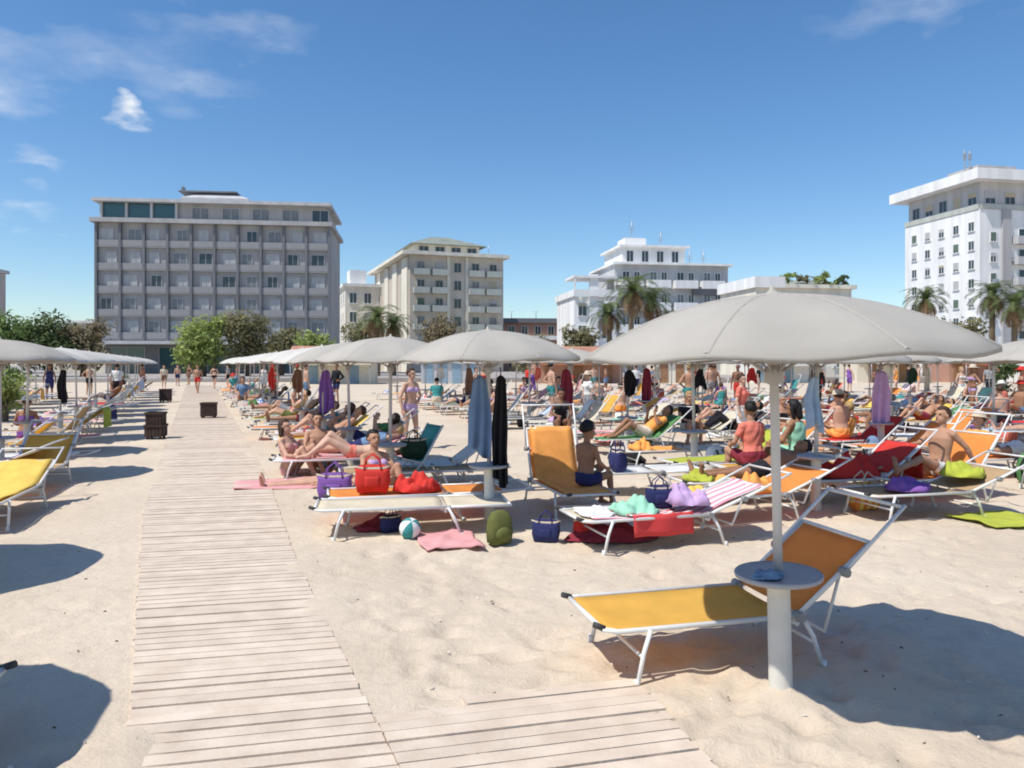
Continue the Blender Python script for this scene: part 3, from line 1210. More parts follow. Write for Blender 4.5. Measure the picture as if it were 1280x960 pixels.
for px, d, top, cr, lab, sd in [
    (472, 88, 376, 2.9, 'palm in front of the beige hotel corner', 1),
    (492, 91, 388, 2.4, 'shorter palm behind the palm at the beige hotel corner', 12),
    (788, 84, 338, 3.3, 'tallest palm with brown skirt before the white stepped hotel', 2),
    (815, 88, 356, 2.8, 'middle palm of the group before the white stepped hotel', 3),
    (762, 88, 372, 2.7, 'short palm at the foot of the tallest palm', 4),
    (1157, 86, 354, 2.7, 'lone palm against the sunlit wall of the tower', 5),
    (1240, 86, 346, 2.8, 'dark palm against the shaded corner of the tower', 6),
    (1268, 84, 358, 3.1, 'palm with brown skirt at the edge of the tower front', 7),
    (1300, 86, 352, 3.0, 'palm in front of the tower balconies', 8),
]:
    palm(at(px, d), d, BASE - .05, hh(top, d) - cr * .66, cr * 1.18, lab, sd, skirt=True)

for x, y, w, h, leaf, lab in [(33.4, 92.9, 2.8, 1.1, 'bright', 'yellow-green shrub on the cream villa roof terrace'), (35.8, 93.3, 3.2, .8, 'olive', 'low olive shrub in the middle of the villa roof'),
                              (38.2, 93.7, 2.8, 1.2, 'bright', 'tall yellow-green shrub toward the corner of the villa roof'), (40.6, 94.1, 2.2, .9, 'dark_green', 'dark shrub at the outer corner of the villa roof')]:
    broad_tree(x, y, BASE + 10.98, w, h * 1.45, leaf, lab, 1000, None, seed=int(x), cat='shrub', name='shrub', size=.16, trunk_h=.05)

# low hedge along the promenade edge, one clipped bush after another
for k, (px, d, w, h) in enumerate([(20, 72, 3.6, 1.6), (150, 74, 3.0, 1.1), (1255, 48, 2.1, 2.35), (4, 23, 1.5, 1.55)]):
    lab = ['round green bush beyond the parasols beside the grey cabin', 'low green bush at the grey hotel entrance', 'dark potted shrub standing among the parasols below the tower', 'leafy green shrub beside the yellow lounger rows'][k]
    broad_tree(at(px, d), d, -.02 if k > 1 else -.1, w, h, ['green', 'green', 'dark_green', 'bright'][k], lab, [1200, 900, 1500, 2200][k], None, seed=k + 900, cat='shrub', name='shrub', size=[.16, .16, .13, .09][k], trunk_h=.05)
# ================================================================== BEACH FURNITURE
CANOPY = mat('taupe_canopy_cloth', (.465, .43, .375), .92, .10, 1.6, .004, 260, trans=.10, detail=7)
CANOPY_LIGHT = mat('pale_canopy_cloth', (.60, .565, .51), .92, .10, 1.6, .004, 260, trans=.10, detail=7)
POLE = mat('pale_painted_pole', (.60, .585, .56), .45, .06, 4)
POST = mat('offwhite_plastic_post', (.62, .595, .53), .6, .07, 7, .002, 60)
TABLE = mat('grey_table_plastic', (.34, .345, .37), .5, .06, 6)
RIB = mat('canopy_rib_steel', (.40, .39, .38), .45, .05, 4)
FRAME = mat('white_tube', (.74, .73, .70), .35, .04, 6, spec=.5)
CAPS = mat('dark_plastic_cap', (.05, .05, .05), .6, .1, 5)
HINGE = mat('grey_hinge', (.30, .29, .28), .5, .1, 5)
LZ = .285           # height of the rails
FAB = {
    'yellow': mat('yellow_sling', (.88, .58, .13), .85, .06, 5, .002, 260, trans=.45),
    'orange': mat('orange_sling', (.92, .42, .11), .85, .07, 5, .002, 260, trans=.45),
    'cream': mat('cream_sling', (.74, .66, .50), .85, .06, 5, .002, 260, trans=.2),
    'white': mat('white_sling', (.78, .77, .73), .85, .05, 5, .002, 260, trans=.2),
    'tan': mat('tan_sling', (.52, .36, .20), .85, .07, 5, .002, 260, trans=.2),
    'dark grey': mat('dark_sling', (.06, .055, .055), .85, .1, 5, .002, 260, trans=.05),
}
CLOTH = {}
for nm, c in (('white', (.80, .79, .76)), ('pink', (.72, .36, .36)), ('red', (.62, .045, .035)), ('navy', (.03, .035, .12)), ('blue', (.17, .27, .42)),
              ('sky blue', (.36, .50, .66)), ('mint green', (.34, .66, .48)), ('green', (.10, .26, .09)), ('lime', (.42, .46, .06)), ('yellow', (.84, .56, .12)),
              ('orange', (.90, .385, .10)), ('purple', (.22, .10, .36)), ('lilac', (.56, .38, .62)), ('black', (.018, .018, .022)), ('brown', (.20, .11, .07)),
              ('beige', (.62, .52, .40)), ('grey', (.33, .33, .34)), ('teal', (.06, .30, .30)), ('maroon', (.24, .03, .05)), ('dark green', (.025, .06, .035)), ('olive', (.13, .14, .04)), ('coral', (.78, .22, .16))):
    CLOTH[nm] = mat('cloth_' + nm.replace(' ', '_'), c, .92, .10, 7, .003, 160, trans=.06)
for nm, b, s in (('white and pink striped', (.80, .77, .74), (.72, .30, .36)), ('blue and white striped', (.78, .79, .80), (.10, .20, .46)), ('red and white striped', (.80, .77, .74), (.62, .06, .06)), ('orange and yellow striped', (.86, .60, .14), (.82, .26, .06))):
    CLOTH[nm] = mat('cloth_' + nm.replace(' ', '_'), b, .92, .08, 7, .003, 160, stripes=(0, .11, s, .5))


def parasol_proto(R0=1.0, apex=2.075, rim=1.785, nseg=48, tone=CANOPY, nr=8):
    p = empty('beach_parasol')
    nrad = 9
    ztop = lambda q: apex - (apex - rim) * (q ** 2.1)

    def prof(q, a):
        f = math.cos(a * nr)           # 1 on a rib
        r = R0 * q * (1 - .030 * q * (1 - f) * .5)
        return r, ztop(q) - .024 * q * q * (1 - f) * .5 + .004 * q * (1 - q) * (1 - f)
    top, bot = [], []
    for i in range(nrad + 1):
        q = .035 + .965 * i / nrad
        for j in range(nseg):
            a = 2 * math.pi * j / nseg
            r, z = prof(q, a)
            top.append((r * math.cos(a), r * math.sin(a), z))
            bot.append((r * .998 * math.cos(a), r * .998 * math.sin(a), z - .007))
    # a short hem folded down at the rim
    for j in range(nseg):
        a = 2 * math.pi * j / nseg
        r, z = prof(1, a)
        top.append((r * 1.001 * math.cos(a), r * 1.001 * math.sin(a), z - .024))
        bot.append((r * .994 * math.cos(a), r * .994 * math.sin(a), z - .024))
    N = len(top)
    fs = []
    for i in range(nrad + 1):
        for j in range(nseg):
            a, b = i * nseg + j, i * nseg + (j + 1) % nseg
            fs.append((a, a + nseg, b + nseg, b))
            fs.append((N + a, N + b, N + b + nseg, N + a + nseg))
    last = (nrad + 1) * nseg
    for j in range(nseg):
        a, b = last + j, last + (j + 1) % nseg
        fs.append((a, N + a, N + b, b))
        fs.append((j, (j + 1) % nseg, N + (j + 1) % nseg, N + j))
    mb = MB()
    mb.add(top + bot, fs, 0, True)
    mb.build('canopy', tone, p)
    if nseg > 20:
        # stitched seams over the ribs
        sm_ = MB()
        for k in range(nr):
            a = 2 * math.pi * k / nr
            vs = []
            for i in range(nrad + 1):
                q = .10 + .90 * i / nrad
                r, z = prof(q, a)
                for s_, dz in ((-1, .0005), (0, .006), (1, .0005)):
                    vs.append((r * math.cos(a) - s_ * .011 * math.sin(a), r * math.sin(a) + s_ * .011 * math.cos(a), z + dz))
            sm_.add(vs, [(i * 3 + j, i * 3 + 3 + j, i * 3 + 4 + j, i * 3 + 1 + j) for i in range(nrad) for j in range(2)], 0, True)
        sm_.build('seam', tone, p)
    cap = MB()
    cap.lathe([(.0001, apex + .05), (.012, apex + .05), (.016, apex + .03), (.03, apex + .015), (.11, apex + .004), (.12, apex - .010), (.02, apex - .012)][::-1], 20)
    cap.build('top_cap', tone, p)
    for k in range(nr):
        a = 2 * math.pi * k / nr
        mb = MB()
        pts = []
        for i in range(7):
            q = .05 + .94 * i / 6
            r, z = prof(q, a)
            pts.append((r * math.cos(a), r * math.sin(a), z - .017))
        mb.tube(pts, .0075, 6)
        # strut from the sliding hub
        r, z = prof(.52, a)
        mb.tube([(.035 * math.cos(a), .035 * math.sin(a), apex - .40), (r * math.cos(a), r * math.sin(a), z - .02)], .006, 6)
        mb.build('rib', RIB, p)
    mb = MB()
    mb.lathe([(.026, apex - .46), (.048, apex - .45), (.048, apex - .38), (.026, apex - .36)], 14)
    mb.build('hub', RIB, p)
    mb = MB()
    mb.lathe([(.0235, .60), (.0235, apex - .02)], 14)
    mb.build('pole', POLE, p)
    mb = MB()
    mb.lathe([(.068, -.12), (.066, .03), (.060, .06), (.058, .52), (.060, .59), (.075, .602)], 20)
    mb.build('post', POST, p)
    mb = MB()
    mb.lathe([(.06, .603), (.20, .606), (.218, .615), (.222, .632), (.216, .640), (.200, .634), (.06, .632), (.028, .640)], 28)
    mb.build('table_top', TABLE, p)
    return p


def parasol_proto_far(R0=1.0, apex=2.075, rim=1.785, tone=CANOPY):
    """same parasol with fewer faces for the distant rows"""
    return parasol_proto(R0, apex, rim, 16, tone, 8)


SW = .30           # half width of the sling


def tube_obj(name, paths, rad, m, parent, n=8):
    mb = MB()
    for p in paths:
        mb.tube(p, rad, n)
    return mb.build(name, m, parent)


def sling_z(y, x):
    return LZ - .030 * (1 - (x / SW) ** 2) * min(1, max(0, (1.30 + y) / .25)) * min(1, max(.25, -y / .2 + .25))


def lounger_proto(theta, hoop=True, n=8):
    p = empty('sun_lounger')
    ct, st = math.cos(theta), math.sin(theta)
    fw = SW + .022
    zr = LZ
    # frame: side rails joined by foot bar and a cross bar under the hips
    paths = []
    for s in (-1, 1):
        paths.append([(s * fw, .05, zr), (s * fw, -1.20, zr), (s * (fw - .03), -1.285, zr + .01)])
    paths.append([(-fw + .03, -1.285, zr + .01), (fw - .03, -1.285, zr + .01)])
    paths.append([(-fw, .0, zr - .045), (fw, .0, zr - .045)])
    tube_obj('frame', paths, .0145, FRAME, p, n)
    for s in (-1, 1):
        mb = MB()
        mb.tube([(s * (fw - .03), -1.27, zr + .012), (s * (fw - .05), -1.335, zr + .035)], .017, n)
        mb.build('foot_cap', CAPS, p)
    # legs, splayed
    for y0, y1 in ((-1.00, -1.10), (.02, .16)):
        for s in (-1, 1):
            mb = MB()
            mb.tube([(s * (fw + .018), y0, zr), (s * (fw + .03), (y0 + y1) / 2, .17), (s * (fw + .035), y1, -.03)], .014, n)
            mb.tube([(s * (fw + .035), y1, .03), (s * (fw + .035), y1, -.04)], .018, n)
            mb.build('leg', FRAME, p)
        tube_obj('leg_brace', [[(-fw - .03, (y0 + y1) / 2, .14), (fw + .03, (y0 + y1) / 2, .14)]], .010, FRAME, p, n)
    mb = MB()
    mb.sheet(lambda u, v: ((v * 2 - 1) * SW, -1.27 + u * 1.25, sling_z(-1.27 + u * 1.25, (v * 2 - 1) * SW)), 14, 6, .006)
    mb.build('seat_sling', FAB['yellow'], p)
    Lb = .66
    paths = []
    fb = SW + .02
    dirv = lambda t, x, o=0: (x, t * ct - o * st, zr + t * st + o * ct)
    for s in (-1, 1):
        paths.append([dirv(-.03, s * fb), dirv(Lb, s * fb)])
    paths.append([dirv(Lb, -fb), dirv(Lb, fb)])
    tube_obj('backrest_frame', paths, .0145, FRAME, p, n)
    mb = MB()
    mb.sheet(lambda u, v: dirv(.02 + u * (Lb - .02), (v * 2 - 1) * SW, -.030 * math.sin(math.pi * u) * (1 - (v * 2 - 1) ** 2)), 8, 6, .006)
    mb.build('backrest_sling', FAB['yellow'], p)
    if hoop:
        tube_obj('sunshade_hoop', [[dirv(.40, -fb - .024), dirv(.98, -fb - .024, .03)], [dirv(.40, fb + .024), dirv(.98, fb + .024, .03)], [dirv(.965, -fb - .024, .028), dirv(.965, fb + .024, .028)]], .0115, FRAME, p, n)
        for s in (-1, 1):
            mb = MB()
            mb.tube([dirv(.40, s * (fb - .01)), dirv(.40, s * (fb + .05))], .028, n)
            mb.build('hoop_knob', HINGE, p)
            mb = MB()
            mb.tube([(s * (fw - .02), .0, zr), (s * (fw + .045), .0, zr)], .030, n)
            mb.build('hinge', HINGE, p)
    # rear prop that holds the backrest up
    if theta > .1:
        t = .42
        q = dirv(t, 0)
        tube_obj('backrest_prop', [[(-fb + .03, q[1], q[2] - .01), (-fb + .03, max(.12, q[1] - .12), .17)], [(fb - .03, q[1], q[2] - .01), (fb - .03, max(.12, q[1] - .12), .17)], [(-fb + .03, max(.12, q[1] - .12), .17), (fb - .03, max(.12, q[1] - .12), .17)]], .010, FRAME, p, n)
    return p


THETAS = {'flat': 0.0, 'low': R(20), 'mid': R(36), 'high': R(52), 'upright': R(68)}
LPROTO = {}


def lounger(kind, fabric, loc, rz, label, hoop=True, group='sun loungers on the sand', far=False, back=None):
    k = (kind, hoop, far)
    if k not in LPROTO:
        o = lounger_proto(THETAS[kind], hoop, 5 if far else 9)
        LPROTO[k] = o
    else:
        o = copy_tree(LPROTO[k])
        o.scale = (1, 1, 1)
    o.location = loc
    o.rotation_euler = (0, 0, rz)
    tag(o, label, 'sun lounger', group)
    for ch in o.children:
        if ch.name.split('.')[0] in ('seat_sling', 'backrest_sling'):
            recolour(ch, FAB[back if back and ch.name.startswith('backrest') else fabric])
    return o


TOWEL_CACHE = {}


def back_pt(theta, t, x, o):
    return Vector((x, t * math.cos(theta) - o * math.sin(theta), LZ + t * math.sin(theta) + o * math.cos(theta)))


def towel_mesh(kind, style, var):
    """style seat: lies on the seat; full: seat and backrest; over: hangs over the backrest top; side: spills over the edge"""
    k = (kind, style, var)
    if k in TOWEL_CACHE:
        return TOWEL_CACHE[k]
    th = THETAS[kind]
    rr = random.Random(sum(ord(c) for c in kind + style) + var * 13)
    mb = MB()
    ph = rr.uniform(0, 6)
    skew = rr.uniform(-.05, .05)

    def wr(u, v):
        return .007 * math.sin(u * 17 + ph) + .006 * math.sin(v * 9 + u * 5 + ph) + .003
    if style == 'seat':
        y0, y1 = -1.22 + rr.uniform(0, .35), -.05 - rr.uniform(0, .12)
        w = .27

        def fn(u, v):
            y = y0 + (y1 - y0) * u
            x = (v * 2 - 1) * w + skew * (u - .5)
            return (x, y, sling_z(y, x) + .014 + wr(u, v))
        mb.sheet(fn, 16, 8, .010)
    elif style == 'side':
        y0, y1 = -.95 + rr.uniform(0, .2), -.25

        def fn(u, v):
            y = y0 + (y1 - y0) * u
            s = v * .75
            if s < .50:
                x = -.15 + s * 1.0
                return (x, y + skew * v, sling_z(y, min(x, SW)) + .014 + wr(u, v))
            x = .352 + .02 * math.sin(u * 9 + ph)
            return (x, y + skew * v, .345 - (s - .50) * .95)
        mb.sheet(fn, 12, 14, .010)
    elif style == 'full':
        w = .27

        def fn(u, v):
            x = (v * 2 - 1) * w + skew * (u - .5)
            s = -1.15 + u * 1.80
            if s < -.06:
                return (x, s, sling_z(s, x) + .014 + wr(u, v))
            return back_pt(th, max(.0, s) + .03, x, .010 + wr(u, v))
        mb.sheet(fn, 24, 8, .010)
    else:
        w = .28

        def fn(u, v):
            x = (v * 2 - 1) * w + skew * (u - .5)
            if u < .6:
                return back_pt(th, .10 + u / .6 * .585, x, .016 + wr(u, v))
            q = (u - .6) / .4
            return back_pt(th, .69, x, .0) + Vector((0, .025 + .04 * q * math.cos(th), -.45 * q)) + Vector((0, wr(u, v), 0))
        mb.sheet(fn, 22, 8, .010)
    TOWEL_CACHE[k] = mb.mesh('beach_towel', CLOTH['white'])
    return TOWEL_CACHE[k]


def towel(kind, style, var, colour, loc, rz, label, group='towels spread on the loungers'):
    o = link('beach_towel', towel_mesh(kind, style, var), None, loc, rz)
    recolour(o, CLOTH[colour])
    return tag(o, label, 'towel', group)


HANG_CACHE = {}


def hanging(name, w, L, colour, loc, rz, label, cat, var=0, group=None, garment=False):
    """cloth gathered at a hook and falling in folds"""
    k = (round(w, 2), round(L, 2), var, garment)
    if k not in HANG_CACHE:
        rr = random.Random(var * 7 + 1)
        ph = rr.uniform(0, 6)

        def fn(u, v):
            sp = w * (.55 + .45 * min(1, u * 2.2)) * (1 - .12 * u * (var % 3))
            x = (v - .5) * sp
            y = .035 * math.sin(v * 15 + ph + u * 2) * (.35 + u) + .02 * math.sin(u * 6 + ph)
            sag = .05 * (1 - math.cos((v - .5) * 2.2)) * (1 - u) * 2
            ragged = .06 * math.sin(v * 5 + ph) * u
            return (x, y, -u * L - sag + ragged)
        mb = MB()
        mb.sheet(fn, 16, 18, .012)
        if garment:
            for s in (-1, 1):
                mb.tube([(s * w * .22, .02, -.06), (s * w * .52, .04, -.30), (s * w * .50, .02, -.62)], [.05, .06, .05], 8)
        # the loop it hangs from
        mb.tube([(0, .0, -.015), (0.0, 0.02, .04), (0, .0, .085)], .006, 5)
        HANG_CACHE[k] = mb.mesh(name, CLOTH['white'])
    o = link(name, HANG_CACHE[k], None, loc, rz)
    recolour(o, CLOTH[colour])
    return tag(o, label, cat, group)


# ---- bags and small things --------------------------------------------------
def tote(loc, rz, colour, label, s=1.0, handles='same'):
    o = empty('beach_bag', loc, rz)
    o.scale = (s, s, s)
    mb = MB()

    def ringp(z, hx, hy, n=20):
        out = []
        for j in range(n):
            a = 2 * math.pi * j / n
            c, q = math.cos(a), math.sin(a)
            out.append((hx * math.copysign(abs(c) ** .5, c), hy * math.copysign(abs(q) ** .6, q), z + .012 * math.sin(3 * a + z * 9)))
        return out
    rings = [ringp(0.0, .17, .07), ringp(.02, .20, .10), ringp(.14, .23, .12), ringp(.27, .22, .10), ringp(.34, .24, .07), ringp(LZ, .225, .055), ringp(.22, .20, .05)]
    vs = [p for r in rings for p in r]
    n = 20
    fs = [(i * n + j, i * n + (j + 1) % n, (i + 1) * n + (j + 1) % n, (i + 1) * n + j) for i in range(len(rings) - 1) for j in range(n)]
    fs.append(tuple(range(n))[::-1])
    fs.append(tuple((len(rings) - 1) * n + j for j in range(n)))
    mb.add(vs, fs, 0, True)
    mb.build('bag_body', CLOTH[colour], o)
    tr = MB()
    tr.add([p for r in (ringp(.318, .2385, .083), ringp(.345, .2445, .074)) for p in r], [(j, (j + 1) % n, n + (j + 1) % n, n + j) for j in range(n)], 0, True)
    tr.build('trim', CLOTH['beige' if colour != 'beige' else 'brown'], o)
    pk = MB()
    pk.sheet(lambda u, v: ((v - .5) * .19, -.118 - .012 * math.sin(math.pi * v) + .02 * abs(u - .5), .07 + u * .15), 4, 6, .008)
    pk.build('pocket', CLOTH[colour], o)
    for sgn in (-1, 1):
        hb = MB()
        hb.tube([(-.11, sgn * .085, .30), (-.09, sgn * .08, .42), (0, sgn * .05, .50), (.09, sgn * .08, .42), (.11, sgn * .085, .30)], .010, 6)
        hb.build('handle', CLOTH['beige' if handles == 'beige' else colour], o)
    return tag(o, label, 'bag', 'bags on the sand and loungers')


def backpack(loc, rz, colour, label, s=1.0):
    o = empty('backpack', loc, rz)
    o.scale = (s, s, s)
    mb = MB()
    n = 18
    rings = []
    for z, hx, hy in ((0, .13, .08), (.03, .17, .11), (.18, .18, .13), (.34, .165, .11), (.43, .12, .07), (.46, .05, .03)):
        rings.append([(hx * math.copysign(abs(math.cos(2 * math.pi * j / n)) ** .6, math.cos(2 * math.pi * j / n)), hy * math.copysign(abs(math.sin(2 * math.pi * j / n)) ** .6, math.sin(2 * math.pi * j / n)), z) for j in range(n)])
    fs = [(i * n + j, i * n + (j + 1) % n, (i + 1) * n + (j + 1) % n, (i + 1) * n + j) for i in range(5) for j in range(n)] + [tuple(range(n))[::-1], tuple(5 * n + j for j in range(n))]
    mb.add([p for r in rings for p in r], fs, 0, True)
    mb.build('bag_body', CLOTH[colour], o)
    mb = MB()
    mb.ball((0, -.12, .15), (.12, .06, .10), 12, 8)
    mb.build('pocket', CLOTH[colour], o)
    for s_ in (-1, 1):
        mb = MB()
        mb.tube([(s_ * .08, .10, .40), (s_ * .10, .17, .28), (s_ * .09, .13, .06)], .014, 6)
        mb.build('strap', CLOTH['black'], o)
    return tag(o, label, 'backpack', 'bags on the sand and loungers')


def flat_towel(loc, rz, w, l, colour, label, var=0):
    rr = random.Random(var)
    ph = rr.uniform(0, 6)
    mb = MB()

    def fn(u, v):
        x, y = (u - .5) * w + .02 * math.sin(v * 7 + ph), (v - .5) * l + .02 * math.sin(u * 6 + ph)
        return (x, y, .022 + .012 * math.sin(u * 8 + ph) * math.cos(v * 7 + ph) + .02 * max(0, math.sin(u * 5 + v * 9 + ph)) ** 4)
    mb.sheet(fn, 14, 20, .012)
    o = mb.build('beach_towel', CLOTH[colour], None, loc, rz)
    return tag(o, label, 'towel', 'towels lying on the sand')


def ball(loc, r, colours, label):
    mb = MB()
    nu, nv = 24, 14
    mb.ball((0, 0, r), r, nu, nv)
    for i in range(len(mb.f)):
        c = [sum(mb.v[k][a] for k in mb.f[i]) / len(mb.f[i]) for a in range(3)]
        mb.m[i] = int((math.atan2(c[1], c[0]) / math.pi + 1) * 3) % 2
    o = mb.build('beach_ball', [CLOTH[c] for c in colours], None, loc)
    o.rotation_euler = (.6, .3, 0)
    o.location.z = loc[2] + r - r * math.cos(.6)
    return tag(o, label, 'ball')


BINWOOD = mat('dark_bin_wood', (.055, .035, .028), .8, .25, 9, .004, 40)


def litter_bin(loc, rz, w, hgt, label, tiers=1):
    o = empty('litter_bin', loc, rz)
    z = .06
    each = (hgt - .06) / tiers
    for t in range(tiers):
        k = 1.0 - .14 * t if tiers > 1 else 1.0
        ww = w * (1 + .10 * (1 - t)) if tiers > 1 else w
        body = MB()
        n = 5
        for s in range(4):
            for i in range(n):
                a = R(90) * s
                x = (-.5 + (i + .5) / n) * ww
                rot = Matrix.Rotation(a, 3, 'Z')
                c = rot @ Vector((x, -ww / 2, z + each / 2))
                body.box(c, (ww / n - .012, .022, each - .02), 0, rot)
        body.box((0, 0, z + each / 2), (ww - .05, ww - .05, each - .05))
        body.build('bin_body', BINWOOD, o)
        rim = MB()
        for s in range(4):
            rot = Matrix.Rotation(R(90) * s, 3, 'Z')
            rim.box(rot @ Vector((0, -ww / 2 - .012, z + each - .02)), (ww + .048 if s % 2 == 0 else ww - .001, .03, .05), 0, rot)
        rim.build('bin_rim', BINWOOD, o)
        z += each
    f = MB()
    for sx in (-1, 1):
        for sy in (-1, 1):
            f.box((sx * w * .40, sy * w * .40, .0), (.05, .05, .14))
    f.build('foot', BINWOOD, o)
    return tag(o, label, 'bin', 'wooden bins along the boardwalk')
# ================================================================== PEOPLE
SKIN = [mat('skin_%d' % i, c, .62, .13, 7, .002, 110, spec=.25) for i, c in enumerate(((.56, .33, .23), (.45, .25, .16), (.33, .17, .10), (.62, .40, .29), (.24, .12, .075)))]
EYEM = mat('eye_dark', (.03, .02, .018), .3, .1, 8)
LIPM = mat('lips', (.40, .15, .12), .5, .05, 8)
HAIR = {'black': mat('hair_black', (.012, .010, .010), .6, .3, 30, .003, 120), 'brown': mat('hair_brown', (.055, .028, .015), .6, .3, 30, .003, 120),
        'blond': mat('hair_blond', (.36, .24, .10), .6, .25, 30, .003, 120), 'grey': mat('hair_grey', (.30, .29, .28), .6, .2, 30, .003, 120)}


def capsule(mb, a, b, ra, rb, n=10):
    a, b = Vector(a), Vector(b)
    d = b - a
    L = d.length
    if L < 1e-6:
        d, L = Vector((0, 0, 1)), 1e-6
    d = d / L
    pts, rad = [], []
    for i in range(4):
        t = i / 3 * math.pi / 2
        pts.append(a - d * ra * math.cos(t)); rad.append(max(1e-4, ra * math.sin(t)))
    pts.append((a + b) / 2); rad.append((ra + rb) / 2)
    for i in range(4):
        t = math.pi / 2 - i / 3 * math.pi / 2
        pts.append(b + d * rb * math.cos(t)); rad.append(max(1e-4, rb * math.sin(t)))
    mb.tube(pts, rad, n)


def ellipsoid(mb, c, ax, rad, n=14):
    """ax: three unit axes, rad: three radii"""
    t = MB()
    t.ball((0, 0, 0), 1, n, n - 4)
    mb.add([Vector(c) + ax[0] * (p[0] * rad[0]) + ax[1] * (p[1] * rad[1]) + ax[2] * (p[2] * rad[2]) for p in t.v], t.f, 0, True)


class Pose:
    """an explicit skeleton: pelvis, torso direction, front direction, limb joints (own right side is -x when facing -y)"""

    def __init__(s, pel, up, front, knee, ank, toe, elb, wri, fing, headup=None, face=None, female=False, child=False):
        s.pel, s.up, s.front = Vector(pel), Vector(up).normalized(), Vector(front)
        s.front = (s.front - s.up * s.front.dot(s.up)).normalized()
        s.side = s.up.cross(s.front).normalized()
        s.knee, s.ank, s.toe, s.elb, s.wri, s.fing = [[Vector(q) for q in l] for l in (knee, ank, toe, elb, wri, fing)]
        s.hup = Vector(headup).normalized() if headup else s.up
        s.face = Vector(face) if face else s.front
        s.face = (s.face - s.hup * s.face.dot(s.hup)).normalized()
        s.female, s.child = female, child
        if s.side.x < 0 and abs(s.side.x) > .3:
            pass


def mirror(p):
    return [(p[0], p[1], p[2]), (-p[0], p[1], p[2])]


